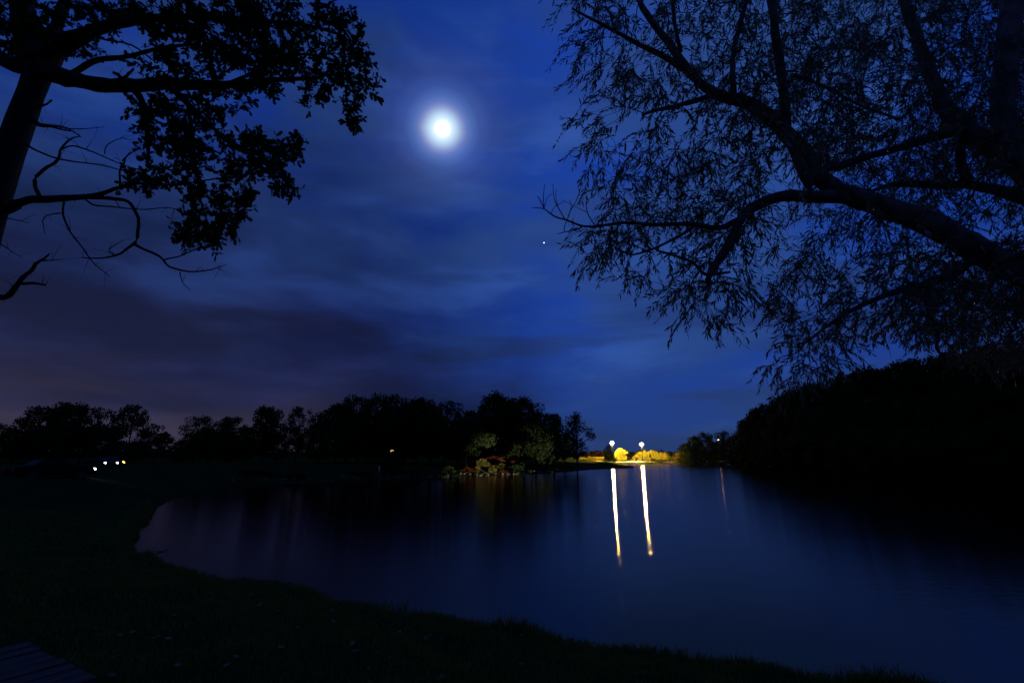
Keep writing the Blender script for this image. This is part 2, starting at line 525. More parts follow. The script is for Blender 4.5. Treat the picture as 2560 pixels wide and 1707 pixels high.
def stamp(T, TF, pos, d, size, rg, width=1.0):
    """copy template T onto every pos, its x axis along d"""
    d, s, n = basis(d, rg)
    V = pos[:, None, :] + size[:, None, None] * (T[None, :, 0:1] * d[:, None, :] + width * T[None, :, 1:2] * s[:, None, :] + T[None, :, 2:3] * n[:, None, :])
    Fc = TF[None] + (np.arange(len(pos)) * len(T))[:, None, None]
    return V.reshape(-1, 3), Fc.reshape(-1, 3), (d, s, n)


# ------------------------------------------------------------------ near trees: hand-laid limbs, grown twigs
class Skeleton:
    def __init__(self):
        self.mb = {}; self.nodes = []; self.rad = []; self.dead = []

    def limb(self, pts, part='branches', jag=.25, seg=8, grow=True):
        """pts: (px, py, radius_px, Y)"""
        P, R = [], []
        for a, b in zip(pts[:-1], pts[1:]):
            k = 3
            for j in range(k):
                t = j / k
                P.append([a[i] + (b[i] - a[i]) * t for i in (0, 1, 3)]); R.append(a[2] + (b[2] - a[2]) * t)
        P.append([pts[-1][i] for i in (0, 1, 3)]); R.append(pts[-1][2])
        W, RW = [], []
        for i, (p, r) in enumerate(zip(P, R)):
            w = at(*p); sc = (w - Vector((0, 0, EYE))).length / math.hypot(F, p[0] - 1280, p[1] - 853.5)
            j = r * sc * jag if 0 < i < len(P) - 1 else 0
            w = w + Vector((random.uniform(-j, j), random.uniform(-j, j), random.uniform(-j, j)))
            W.append(w); RW.append(max(r * sc, .0012))
        # smooth once
        S = [W[0]] + [(W[i - 1] + W[i] * 2 + W[i + 1]) / 4 for i in range(1, len(W) - 1)] + [W[-1]]
        self.mb.setdefault(part, MB()).tube(S, RW, seg, .2)
        if grow:
            for w, r in zip(S, RW):
                self.nodes.append(np.array(w)); self.rad.append(r)
        return S, RW

    def grow(self, centres, r_tip, droop, part='branches', wig=.12):
        """connect every centre to the nearest grown wood"""
        cs = list(centres)
        N = np.array(self.nodes)
        order = np.argsort([np.min(np.linalg.norm(N - c, axis=1)) for c in cs])
        out = []
        nodes = np.array(self.nodes)
        mb = self.mb.setdefault(part, MB())
        for i in order:
            c = cs[i]
            dist = np.linalg.norm(nodes - c, axis=1)
            j = int(np.argmin(dist)); p = nodes[j]; L = dist[j]
            if L < .02:
                out.append((i, np.array([0, 0, 1.0]))); continue
            k = max(3, min(7, int(L / .12)))
            pts = []
            off = rng.normal(size=3) * wig * L; off2 = rng.normal(size=3) * wig * .5 * L
            for q in range(k + 1):
                t = q / k; bow = math.sin(math.pi * t)
                w = p + (c - p) * t + off * bow + off2 * math.sin(2 * math.pi * t) + np.array([0, 0, droop * L * bow])
                pts.append(w)
            r0 = min(self.rad[j] * .6, r_tip * (2.0 + 2.2 * L))
            rr = [r0 + (r_tip - r0) * (q / k) for q in range(k + 1)]
            mb.tube(pts, rr, 5)
            nodes = np.vstack([nodes, np.array(pts[1:])]); self.rad.extend(rr[1:])
            out.append((i, pts[-1] - pts[-2]))
        self.nodes = list(nodes)
        return out


def poly_in(poly, x, y):
    c = False; n = len(poly)
    for i in range(n):
        (x1, y1), (x2, y2) = poly[i], poly[(i + 1) % n]
        if (y1 > y) != (y2 > y) and x < x1 + (y - y1) * (x2 - x1) / (y2 - y1):
            c = not c
    return c


def project(P):
    P = np.asarray(P); q = P - np.array([0, 0, EYE])
    dep = q[:, 1] * cp + q[:, 2] * sp; up = -q[:, 1] * sp + q[:, 2] * cp
    return 1280 + F * q[:, 0] / dep, 853.5 - F * up / dep


def finish_tree(root, base, pos, dirs, size, T, TF, mat, single, rg, width=1.0, single_key=None, foliage='foliage'):
    """leaves: the most separate 300 as objects of their own, the rest as one mesh"""
    b = np.array(base)
    idx = np.argsort(single_key)[:single]
    mask = np.zeros(len(pos), bool); mask[idx] = True
    V, Fc, _ = stamp(T, TF, pos[~mask] - b, dirs[~mask], size[~mask], rg, width)
    me = mesh_np(foliage, V, Fc)
    o = link(foliage, me, mat, root); o['kind'] = 'stuff'
    lm = mesh_np('leaf', T * np.array([1, width, 1]), TF); lm.materials.append(mat)
    d, s, n = basis(dirs[mask], rg)
    for p, dd, ss, nn, z in zip(pos[mask] - b, d, s, n, size[mask]):
        q = bpy.data.objects.new('leaf', lm); C.objects.link(q); q.parent = root
        q.matrix_local = Matrix(((dd[0] * z, ss[0] * z, nn[0] * z, p[0]), (dd[1] * z, ss[1] * z, nn[1] * z, p[1]),
                                 (dd[2] * z, ss[2] * z, nn[2] * z, p[2]), (0, 0, 0, 1)))


def link_wood(sk, root, base, mat):
    for part, mb in sk.mb.items():
        mb.v = [v - Vector(base) for v in mb.v]
        link(part, mb.mesh(part, True), mat, root)


def build_oak():
    X0, Y0 = -7.62, 6.5
    base = Vector((X0, Y0, gz(X0, Y0) - .05))
    root = empty('oak_tree', base)
    tag(root, 'big dark oak with lobed leaves and dead lower limbs at the upper left', 'tree')
    sk = Skeleton()
    # trunk, upright, flared at the foot
    top = at(96, 160, Y0)
    pts, rr = [], []
    for i in range(16):
        t = i / 15
        pts.append(base + (top - base) * t + Vector((.05 * math.sin(7 * t), .04 * math.cos(5 * t), 0)))
        rr.append(.165 + .07 * math.exp(-t * 14) * 3 + .05 * (1 - t))
    rr[-1] = .18
    sk.mb['trunk'] = MB(); sk.mb['trunk'].tube(pts, rr, 14, .10)
    Y = Y0
    L = lambda pts, *a, **k: sk.limb([(x, y, r * .85, yy) for x, y, r, yy in pts], *a, **k)
    L([(100, 165, 34, Y), (140, 190, 26, Y - .1), (200, 206, 22, Y - .2), (260, 217, 20, Y - .3), (320, 217, 20, Y - .4), (380, 212, 19, Y - .5), (460, 212, 15, Y - .6),
       (560, 214, 11, Y - .7), (680, 200, 8, Y - .7), (800, 195, 5, Y - .8)])
    L([(165, 192, 9, Y), (205, 168, 8.5, Y), (240, 150, 8, Y - .1), (300, 146, 7, Y - .2), (335, 138, 6, Y - .3), (400, 120, 5, Y - .5), (500, 110, 4, Y - .7)])
    L([(95, 160, 40, Y), (140, 122, 28, Y), (180, 100, 23, Y - .2), (230, 78, 18, Y - .3), (290, 62, 15, Y - .3), (350, 48, 12, Y - .4), (460, 42, 9, Y - .5), (600, 50, 7, Y - .7), (760, 60, 5, Y - .9), (860, 90, 3, Y - 1)])
    L([(90, 170, 44, Y), (75, 110, 38, Y), (62, 50, 32, Y), (52, -10, 27, Y + .1), (45, -90, 22, Y + .2)])
    L([(100, 140, 26, Y), (128, 90, 18, Y + .2), (150, 40, 15, Y + .4), (172, -20, 13, Y + .6)])
    L([(85, 175, 32, Y), (45, 165, 24, Y + .1), (10, 150, 22, Y + .2), (-40, 120, 20, Y + .4), (-90, 60, 16, Y + .6)])
    L([(330, 215, 12, Y - .4), (355, 250, 9, Y - .4), (365, 310, 7, Y - .4), (372, 380, 5, Y - .4), (370, 420, 3, Y - .4)])
    L([(420, 212, 10, Y - .6), (470, 260, 8, Y - .8), (520, 310, 6, Y - .9), (580, 360, 5, Y - 1), (660, 390, 4, Y - 1.1), (700, 440, 3, Y - 1.2)])
    L([(470, 262, 6, Y - .8), (480, 330, 5, Y - .7), (490, 420, 4, Y - .7), (500, 500, 3, Y - .7), (520, 560, 2, Y - .7)])
    L([(560, 214, 6, Y - .7), (640, 180, 5, Y - .4), (740, 130, 4, Y - .2), (840, 150, 3, Y - .3), (890, 230, 2.5, Y - .4)])
    # dead limbs, bare
    D = lambda pts, **k: L([(a, b, r * (.8 if r < 9 else .9), Y + dy) for a, b, r, dy in pts], 'dead_branches', 1.1, 6, False)
    dead = [
        [(-5, 525, 22, 0), (30, 508, 16, -.1), (60, 500, 14, -.1), (110, 497, 12, -.2), (230, 490, 9, -.3), (290, 470, 7, -.4), (340, 456, 6, -.5), (420, 465, 4, -.6), (480, 455, 3, -.7), (600, 440, 2, -.8)],
        [(190, 494, 7, -.3), (250, 494, 7, -.4), (310, 498, 6, -.4), (335, 520, 6, -.4), (347, 560, 6, -.4), (338, 608, 5.5, -.4), (305, 632, 4, -.5), (255, 648, 3, -.6), (205, 644, 1.8, -.7)],
        [(338, 612, 5, -.4), (400, 640, 4.2, -.4), (420, 668, 3.4, -.4), (470, 682, 3, -.3), (530, 674, 2, -.3), (568, 660, 1, -.2)],
        [(410, 650, 3, -.4), (440, 645, 2.4, -.3), (470, 632, 1.8, -.3), (490, 625, 1, -.3)],
        [(450, 680, 2, -.3), (455, 705, 1.6, -.3), (475, 725, 1, -.3)],
        [(160, 505, 4, -.2), (152, 535, 3.4, -.1), (175, 580, 3, 0), (210, 625, 2.5, .1), (238, 662, 2, .1), (275, 692, 1, .2)],
        [(152, 533, 2.4, -.1), (120, 536, 2, .1), (105, 550, 1.6, .2), (112, 585, 1, .2)],
        [(100, 492, 7, -.2), (86, 468, 6.5, -.2), (86, 441, 6, -.2), (120, 416, 5.5, -.2), (146, 400, 5, -.3), (150, 376, 4, -.3), (175, 345, 3, -.3), (200, 341, 2, -.3)],
        [(82, 300, 11, 0), (110, 314, 6, -.1), (140, 320, 4, -.1), (175, 328, 2.6, -.2)],
        [(110, 312, 4, -.1), (165, 318, 3, -.1), (188, 332, 2.4, -.2), (202, 342, 2, -.3)],
        [(175, 322, 2, -.1), (210, 322, 1.5, 0), (262, 318, 1, 0)],
        [(60, 358, 5, 0), (90, 376, 3.6, -.1), (150, 402, 3, -.2), (250, 410, 2.2, -.3), (320, 432, 1.6, -.4), (380, 440, 1.2, -.5)],
        [(150, 376, 3, -.3), (180, 364, 3, -.4), (230, 378, 2.6, -.4), (300, 412, 2, -.5), (350, 425, 1.4, -.5)],
        [(262, 385, 2, -.4), (265, 362, 1.8, -.4), (300, 344, 1.5, -.5), (328, 350, 1, -.5)],
        [(78, 278, 5, 0), (105, 264, 4, -.1), (130, 250, 3, -.1)],
        [(215, 500, 3.4, -.3), (240, 515, 3, -.3), (300, 518, 2.4, -.3), (360, 525, 2, -.4), (420, 519, 1.6, -.4), (470, 530, 1, -.4)],
        [(300, 470, 4, -.4), (296, 430, 3.4, -.4), (310, 414, 3, -.4), (312, 390, 2.4, -.4), (350, 370, 1.6, -.5), (358, 340, 1, -.5)],
        [(-95, 752, 14, -.1), (-30, 742, 11, -.3), (10, 737, 9, -.5), (48, 712, 8, -.6), (75, 680, 6.5, -.7), (100, 652, 5, -.8), (124, 634, 2.6, -.8)],
        [(50, 708, 6, -.6), (85, 706, 4.6, -.7), (113, 713, 3, -.8)],
        [(100, 652, 3, -.8), (130, 652, 1.6, -.8), (158, 647, 1, -.8)],
        [(0, 610, 2.4, 0), (30, 630, 1.6, -.1), (58, 645, 1, -.1)],
        [(15, 545, 2.4, 0), (45, 550, 1.6, -.1), (72, 558, 1, -.1)],
        [(310, 205, 8, -.4), (298, 190, 6, -.5), (284, 182, 5, -.5)], [(305, 196, 6, -.4), (322, 186, 5, -.4), (334, 172, 4, -.4)],
        [(285, 635, 2.4, -.5), (265, 625, 2, -.5), (310, 600, 1, -.5)],
        [(380, 150, 3, -.5), (330, 110, 3, -.4), (260, 100, 3.4, -.3), (235, 84, 4, -.3)],
    ]
    for b in dead:
        S, RW = D(b)
        for _ in range(max(3, len(S) // 2)):        # short side twigs
            i = random.randrange(len(S) // 3, len(S)); p = S[i]
            dv = Vector((random.uniform(-1, 1), random.uniform(-.6, .6), random.uniform(-.8, 1))).normalized() * random.uniform(.06, .28)
            sk.mb['dead_branches'].tube([p, p + dv * .5 + Vector((0, 0, .02)), p + dv], [min(RW[i] * .5, .005), .0024, .001], 4)
    E = [(420, 50, 120, 60), (330, 30, 70, 45), (560, 45, 130, 60), (700, 55, 120, 70), (820, 55, 65, 60), (875, 130, 55, 70), (800, 165, 90, 60), (700, 150, 100, 60),
         (600, 130, 100, 60), (480, 120, 100, 55), (400, 165, 55, 45), (500, 200, 80, 45), (885, 210, 50, 55), (880, 285, 26, 32), (800, 235, 50, 28), (650, 215, 28, 30),
         (590, 255, 40, 30), (355, 290, 45, 42), (430, 265, 65, 50), (500, 265, 50, 40), (450, 335, 80, 50), (395, 350, 40, 36), (530, 345, 60, 45), (600, 360, 60, 38),
         (660, 368, 60, 38), (700, 400, 45, 50), (705, 465, 36, 36), (730, 352, 26, 20), (640, 410, 50, 38), (560, 410, 40, 40), (480, 420, 60, 48), (400, 440, 55, 32),
         (355, 452, 40, 22), (490, 480, 32, 28), (600, 475, 34, 24), (540, 485, 30, 30), (570, 540, 34, 28), (490, 542, 24, 20), (552, 575, 26, 18), (512, 590, 18, 18), (466, 595, 16, 18),
         (15, 20, 40, 26), (110, 12, 70, 18), (160, 45, 50, 26), (105, 72, 34, 22), (215, 115, 40, 14), (250, 50, 50, 36), (50, 75, 40, 30), (-30, 60, 50, 50), (20, 95, 40, 30), (200, 20, 60, 25)]
    cs = []
    for k, (cx, cy, rx, ry) in enumerate(E):
        n = max(4, int(rx * ry / 330))
        yc = Y - .7 + .5 * math.sin(k * 2.4)
        for _ in range(n):
            v = rng.normal(size=3); v /= np.linalg.norm(v); v *= rng.random() ** .4
            cs.append(np.array(at(cx + rx * v[0] * .92, cy + ry * v[1] * .92, yc + v[2] * max(rx, 30) / F * 7 * 1.2)))
    tips = sk.grow(cs, .0035, -.03)
    pos, dr = [], []
    for i, d in tips:
        c = cs[i]; d = d / (np.linalg.norm(d) + 1e-9)
        for _ in range(5):
            v = d * .6 + rng.normal(size=3) * .7; v /= np.linalg.norm(v)
            ln = rng.uniform(.10, .26)
            e = c + v * ln
            sk.mb['branches'].tube([c, c + v * ln * .5 + np.array([0, 0, .01]), e], [.003, .0024, .0014], 4)
            for q in range(10):
                t = rng.uniform(.25, 1.0)
                pos.append(c + v * ln * t); w = v * .6 + rng.normal(size=3) * .75 + np.array([0, 0, -.25]); dr.append(w)
    pos = np.array(pos); dr = np.array(dr); size = rng.uniform(.045, .105, len(pos))
    px, py = project(pos)
    key = -(px + py * .9) + rng.random(len(pos)) * 160
    key[(px < 0) | (py < 0)] = 1e6
    finish_tree(root, base, pos, dr, size, OAK_V, OAK_F, M['oak_leaf'], 300, rng, 1.0, key)
    link_wood(sk, root, base, M['bark'])


def build_willow():
    base = Vector((6.6, 3.2, gz(6.6, 3.2) - .05))
    root = empty('willow_tree', base)
    tag(root, 'large willow with narrow leaves reaching in over the water from the right edge', 'tree')
    sk = Skeleton()
    L = lambda pts, *a, **k: sk.limb([(x, y, r * (.56 if r > 16 else .8), Y) for x, y, r, Y in pts], *a, **k)
    # trunk, outside the picture on the right
    fork = at(2760, 800, 3.75)
    sk.mb['trunk'] = MB(); sk.mb['trunk'].tube([base, base + Vector((-.15, .03, .5)), (base + fork) / 2 + Vector((.2, 0, 0)), fork, at(2860, 500, 3.6), at(2880, 200, 3.6)], [.62, .46, .40, .36, .30, .22], 14, .1)
    L([(2760, 800, 84, 3.75), (2640, 728, 66, 3.85), (2560, 682, 62, 3.9), (2430, 612, 56, 4.0), (2300, 548, 52, 4.1), (2180, 505, 45, 4.2), (2090, 482, 42, 4.25), (2046, 440, 38, 4.3), (1990, 352, 34, 4.35),
       (1925, 292, 32, 4.4), (1850, 250, 27, 4.4), (1790, 236, 22, 4.45), (1745, 205, 18, 4.5), (1708, 165, 15, 4.5), (1680, 115, 12, 4.55), (1642, 70, 10, 4.6), (1605, 20, 9, 4.6), (1580, -40, 7, 4.7)], seg=12)
    L([(2120, 492, 36, 4.25), (2040, 490, 27, 4.2), (1970, 488, 25, 4.15), (1905, 507, 23, 4.1), (1862, 530, 21, 4.05), (1842, 566, 17, 4.05), (1818, 615, 15, 4.0), (1788, 660, 12, 4.0), (1768, 702, 8, 4.0)], seg=10)
    L([(1848, 548, 10, 4.05), (1800, 572, 9, 4.0), (1740, 560, 7.5, 3.95), (1650, 562, 6, 3.9), (1560, 556, 5, 3.9), (1480, 567, 4, 3.85)])
    L([(1965, 318, 22, 4.4), (1962, 240, 20, 4.35), (1945, 150, 19, 4.3), (1932, 40, 17, 4.2), (1925, -40, 15, 4.2)], seg=10)
    L([(2024, 478, 18, 4.2), (2012, 440, 16, 4.25), (1988, 385, 14, 4.3), (1966, 330, 13, 4.35)])
    L([(2700, 520, 60, 3.9), (2590, 450, 56, 4.1), (2490, 375, 50, 4.4), (2410, 325, 42, 4.6), (2355, 265, 30, 4.7), (2315, 160, 25, 4.8), (2275, 50, 21, 4.9), (2250, -40, 18, 5.0)], seg=10)
    L([(2400, 325, 24, 4.6), (2320, 345, 21, 4.7), (2240, 372, 18, 4.7), (2170, 388, 17, 4.6), (2090, 420, 14, 4.4)])
    L([(2090, 410, 14, 4.35), (2050, 430, 13, 4.3), (2015, 455, 12, 4.25)])
    L([(2720, 560, 55, 3.8), (2600, 450, 50, 3.9), (2520, 350, 46, 4.0), (2503, 220, 42, 4.0), (2520, 80, 44, 4.0), (2545, -60, 42, 4.0)], seg=10)
    L([(2700, 560, 40, 4.1), (2590, 508, 32, 4.4), (2510, 478, 26, 4.6), (2430, 462, 19, 4.8), (2330, 464, 11, 4.9), (2230, 458, 8, 5.0), (2150, 490, 4, 5.1)])
    L([(2400, 350, 14, 4.6), (2402, 410, 14, 4.7), (2420, 460, 15, 4.8)])
    L([(2440, 640, 18, 4.0), (2380, 690, 15, 4.1), (2310, 710, 12, 4.2), (2210, 738, 9, 4.3), (2130, 775, 7, 4.4), (2080, 806, 5, 4.4), (2010, 860, 3, 4.5)])
    L([(2325, 706, 10, 4.2), (2315, 760, 8, 4.2), (2345, 830, 6.5, 4.2), (2340, 875, 5, 4.2), (2362, 890, 3.4, 4.2)])
    L([(2650, 610, 22, 3.7), (2560, 632, 18, 3.8), (2490, 655, 12, 3.9)])
    L([(1745, 190, 12, 4.5), (1708, 172, 11, 4.45), (1657, 140, 9, 4.4), (1580, 102, 7, 4.3), (1510, 64, 5, 4.2), (1430, 22, 3, 4.2)])
    L([(1775, 240, 9, 4.45), (1700, 264, 7, 4.4), (1640, 275, 5.5, 4.3), (1605, 288, 4, 4.3)])
    L([(1702, 130, 7, 4.5), (1686, 60, 6, 4.5), (1682, -20, 5, 4.5)])
    L([(1835, 240, 9, 4.4), (1828, 150, 8, 4.4), (1850, 60, 7.5, 4.4), (1872, -20, 7, 4.4)])
    L([(1985, 190, 5, 4.5), (2060, 215, 5, 4.8), (2140, 260, 4, 5.0), (2250, 300, 4, 5.0)])
    L([(1825, 680, 4, 4.0), (1760, 690, 5, 4.0), (1735, 655, 5, 3.9), (1690, 640, 4, 3.9), (1640, 625, 3, 3.9)])
    L([(1740, 562, 6, 3.95), (1700, 590, 5, 3.9), (1640, 620, 4, 3.8), (1580, 640, 3, 3.8), (1540, 620, 2.4, 3.8)])
    # bare twig tip
    Bt = lambda pts: L([(a, b, r, 3.85) for a, b, r in pts], 'bare_twigs', .3, 5, False)
    for t in ([(1480, 567, 4), (1455, 566, 3.6), (1420, 552, 3), (1390, 543, 2.6), (1375, 534, 2.2), (1360, 521, 1.7), (1330, 519, 1)],
              [(1455, 567, 2.6), (1440, 576, 2.2), (1412, 580, 1.6), (1395, 585, 1)], [(1360, 521, 1.8), (1350, 500, 1.4), (1343, 490, 1)], [(1360, 520, 1.6), (1358, 490, 1.3), (1362, 460, .9)],
              [(1412, 548, 2), (1395, 518, 1.6), (1385, 500, 1.3), (1382, 460, .9)], [(1395, 518, 1.3), (1388, 490, 1), (1391, 473, .8)],
              [(1418, 551, 1.8), (1424, 530, 1.5), (1440, 505, 1.2), (1452, 470, .8)], [(1424, 532, 1.3), (1430, 512, 1), (1422, 500, .8)], [(1410, 578, 1.8), (1412, 562, 1.4), (1424, 535, 1)],
              [(1488, 566, 2), (1466, 530, 1.6), (1465, 490, 1)], [(1466, 530, 1.2), (1440, 518, .9), (1405, 500, .7)], [(1378, 534, 1.4), (1384, 518, 1.1), (1410, 505, .8)], [(1360, 522, 1.2), (1368, 492, .9), (1380, 485, .8)]):
        Bt(t)
    OUT = [(1362, -60), (1375, 0), (1402, 60), (1385, 110), (1440, 175), (1425, 205), (1470, 240), (1480, 290), (1415, 285), (1402, 312), (1440, 335), (1400, 370), (1450, 400), (1445, 440), (1500, 500), (1505, 540), (1455, 600), (1470, 640),
           (1440, 668), (1520, 690), (1560, 715), (1650, 735), (1690, 765), (1770, 840), (1800, 830), (1830, 790), (1862, 735), (1850, 690), (1900, 655), (1965, 650), (1960, 690), (1905, 730), (1940, 770), (1880, 850), (1960, 880), (1885, 930), (1930, 965), (2010, 985), (2075, 945),
           (2110, 870), (2180, 845), (2260, 840), (2330, 880), (2420, 905), (2520, 900), (2700, 900), (2700, -60)]
    HOLES = [(1960, 560, 90, 42), (1690, 330, 45, 40), (2120, 615, 70, 35), (2110, 440, 40, 30), (1960, 420, 34, 30), (2515, 560, 45, 35), (1860, 660, 60, 40), (1560, 310, 40, 40)]
    cs = []; tries = 0
    while len(cs) < 2250 and tries < 60000:
        tries += 1
        x = rng.uniform(1350, 2640); y = rng.uniform(-60, 990)
        if not poly_in(OUT, x - 10, y + 22):
            continue
        if any(((x - a) / c) ** 2 + ((y - b) / d) ** 2 < 1 for a, b, c, d in HOLES) and rng.random() > .12:
            continue
        dens = .55 + .45 * max(0.0, min(1.0, (x - 1500) / 500))
        if x > 1950 and y < 430:
            dens = 1.6
        if x > 2250 and y > 620:
            dens = 1.5
        if y > 640 and x < 2200:
            dens = .8
        if rng.random() > dens / 1.6:
            continue
        Yd = rng.uniform(3.8, 5.1) if x < 1900 else (rng.uniform(4.3, 6.6) if rng.random() < .9 else rng.uniform(3.7, 4.2))
        cs.append(np.array(at(x, y, Yd)))
    tips = sk.grow(cs, .0028, .02, wig=.10)
    pos, dr = [], []
    tw = sk.mb['twigs'] = MB()
    for i, d in tips:
        c = cs[i]; d = d / (np.linalg.norm(d) + 1e-9)
        for _ in range(rng.integers(2, 5)):
            v = d * .6 + rng.normal(size=3) * .6 + np.array([-.2, 0, -.10]); v /= np.linalg.norm(v)
            ln = rng.uniform(.16, .42); sag = rng.uniform(.08, .30)
            pts = [c]
            for q in range(1, 6):
                v2 = v + np.array([0, 0, -sag * q]) + rng.normal(size=3) * .07; v2 /= np.linalg.norm(v2)
                pts.append(pts[-1] + v2 * ln / 5)
            tw.tube(pts, [.0024, .002, .0018, .0015, .0012, .0008], 4)
            m = int(ln / rng.uniform(.014, .028)); side = rng.normal(size=3)
            for q in range(m):
                t = (q + .8 * rng.random()) / m * 5; a = min(4, int(t)); f = t - a
                p = pts[a] * (1 - f) + pts[a + 1] * f
                ax = pts[a + 1] - pts[a]; ax /= np.linalg.norm(ax)
                sd_v = np.cross(ax, side); sd_v /= np.linalg.norm(sd_v) + 1e-9
                w = ax * 1.0 + sd_v * (.55 if q % 2 else -.55) + rng.normal(size=3) * .28 + np.array([0, 0, -.28])
                pos.append(p); dr.append(w)
    pos = np.array(pos); dr = np.array(dr); size = rng.uniform(.045, .10, len(pos))
    px, py = project(pos)
    key = px - py * .25 + rng.random(len(pos)) * 180
    key[(px < 0) | (py < 0)] = 1e6
    finish_tree(root, base, pos, dr, size, WILLOW_V, WILLOW_F, M['willow_leaf'], 300, rng, 1.3, key)
    link_wood(sk, root, base, M['willow_bark'])
    print('willow leaves', len(pos))


build_oak()
build_willow()

# ------------------------------------------------------------------ far trees, unit meshes (height 1, crown width 1)
CROWN, TRUNK = [], []


def far_tree_mesh(seed, crown_base=.28, n_cl=34, per=95, leaf=.030, lean=0.0, shape='round'):
    rg = np.random.default_rng(seed); random.seed(seed)
    cl = []
    for i in range(n_cl):
        a0 = i * 2.4 + rg.normal() * .6
        h = crown_base + (1 - crown_base) * (i + rg.random()) / n_cl
        t = (h - crown_base) / (1 - crown_base)
        if shape == 'round':
            prof = math.sin(math.pi * min(1, .12 + .86 * t) ** .85) ** .6
        elif shape == 'tall':
            prof = (1 - t) ** .55 * min(1, .35 + t * 3)
        else:                      # bush: widest low down
            prof = (1 - t ** 2.2) ** .55
        rr = .48 * prof * math.sqrt(rg.uniform(.08, 1.0)) * (1 + .28 * math.sin(3 * a0 + seed)); a = a0
        cl.append((rr * math.cos(a) + lean * t, rr * math.sin(a), min(h, .965), rg.choice([.045, .06, .08, .11, .15]) * (.75 + .5 * prof)))
    pos, dr = [], []
    for cx, cy, cz, r in cl:
        n = int(per * (r / .09) ** 1.6)
        v = rg.normal(size=(n, 3)); v /= np.linalg.norm(v, axis=1, keepdims=True); k = rg.random(n) ** .45
        p = np.array([cx, cy, cz]) + v * (k * r)[:, None] * np.array([1.15, 1.15, .75 if shape != 'bush' else .9])
        if shape == 'bush':
            p = p[p[:, 2] > 0]; v = v[:len(p)]
        pos.append(p); dr.append(v[:len(p)] + rg.normal(size=(len(p), 3)) * .8)
    pos = np.vstack(pos); dr = np.vstack(dr)
    V, Fc, _ = stamp(QUAD_V, QUAD_F, pos, dr, rg.uniform(.6, 1.3, len(pos)) * leaf, rg)
    cm = mesh_np('crown', V, Fc)
    mb = MB()
    if shape != 'bush':
        tp = [Vector((0, 0, -.03)), Vector((.004, 0, .12)), Vector((lean * .2, .006, .4)), Vector((lean * .5, 0, .68)), Vector((lean * .9, 0, .9))]
        mb.tube(tp, [.026, .019, .014, .008, .003], 7, .1)
        for cx, cy, cz, r in cl:
            b = Vector((lean * .3, 0, max(crown_base * .75, cz - .18)))
            mb.tube([b, (b + Vector((cx, cy, cz))) / 2 + Vector((0, 0, -.015)), Vector((cx, cy, cz))], [.005, .0035, .0015], 4)
    else:
        for cx, cy, cz, r in cl[::2]:
            mb.tube([Vector((0, 0, -.02)), Vector((cx * .4, cy * .4, cz * .5)), Vector((cx, cy, cz))], [.014, .009, .004], 4)
    tm = mb.mesh('trunk', True); tm.materials.append(M['bark'])
    cm.materials.append(M['dark'])
    return cm, tm


for s in range(7):
    c, t = far_tree_mesh(100 + s, .10 + .05 * (s % 4), 36 + 7 * (s % 3), 105, .026 + .003 * (s % 3), .05 * (s % 3 - 1), 'round'); CROWN.append(c); TRUNK.append(t)
for s in range(2):
    c, t = far_tree_mesh(140 + s, .20, 34, 80, .028, .03, 'tall'); CROWN.append(c); TRUNK.append(t)
for s in range(4):
    c, t = far_tree_mesh(160 + s, .05, 26, 85, .055, 0, 'bush'); CROWN.append(c); TRUNK.append(t)
ROUND, TALL, BUSH = range(0, 7), range(7, 9), range(9, 13)
_cnt = [0]


def place_tree(name, label, cat, px, top, w_px, Y, kind='round', mat='dark', group=None, bark=None, base_py=None, zoff=0.0):
    if Y < 0:                       # that many metres in from the far water edge
        ux = ray(px, 1180); ux = ux.x / ux.y
        ys = np.arange(56, 200, .25); sdv = lake_sd(np.column_stack([ux * ys, ys]))
        k = int(np.argmax((sdv > -Y) & (np.maximum.accumulate(sdv < -1.0)))); Y = float(ys[k])
    p = at(px, 1150, Y); z0 = gz(p.x, Y) - .1 + zoff
    sc = (Y / ray(px, 1100).y) / F
    h = max(.6, at(px, top, Y).z - z0); w = w_px * sc
    i = _cnt[0]; _cnt[0] += 1
    vs = {'round': ROUND, 'tall': TALL, 'bush': BUSH, 'high_crown': range(13, 15)}[kind]
    v = vs[i % len(vs)]
    root = empty(name, (p.x, Y, z0), (i * 2.399) % 6.283)
    tag(root, label, cat, group)
    for nm, me, m in (('crown' if kind != 'bush' else 'foliage', CROWN[v], M[mat]), ('trunk' if kind != 'bush' else 'stems', TRUNK[v], M[bark] if bark else None)):
        o = bpy.data.objects.new(nm, me); C.objects.link(o); o.parent = root
        o.scale = (w * 1.25, w * 1.25, h)
        if m is not None:
            o.material_slots[0].link = 'OBJECT'; o.material_slots[0].material = m
    return root


T = place_tree
g = 'grove behind the parked cars on the left'
T('broadleaf_tree', 'low dark tree cut by the left edge of the picture', 'tree', -15, 1062, 110, 115, group=g)
T('broadleaf_tree', 'leftmost full tree of the left grove, with a knobbly flat crown', 'tree', 76, 1019, 105, 110, group=g)
T('broadleaf_tree', 'second and tallest tree of the left grove, beside a notch in the skyline', 'tree', 155, 1012, 95, 112, group=g)
T('broadleaf_tree', 'third tree of the left grove, with thin see-through top', 'tree', 228, 1022, 95, 116, group=g)
T('broadleaf_tree', 'wide rightmost tree of the left grove, next to the open gap of sky', 'tree', 315, 1014, 92, 112, group=g)
T('broadleaf_tree', 'small far tree in the open gap between left grove and middle trees', 'tree', 405, 1082, 36, 170)
T('broadleaf_tree', 'small far tree poking up at the right side of the sky gap', 'tree', 384, 1096, 34, 175)
T('broadleaf_tree', 'rounded medium tree right of the sky gap', 'tree', 482, 1042, 88, 112)
T('broadleaf_tree', 'rounded medium tree with an airy crown left of the slender pair', 'tree', 560, 1046, 95, 112)
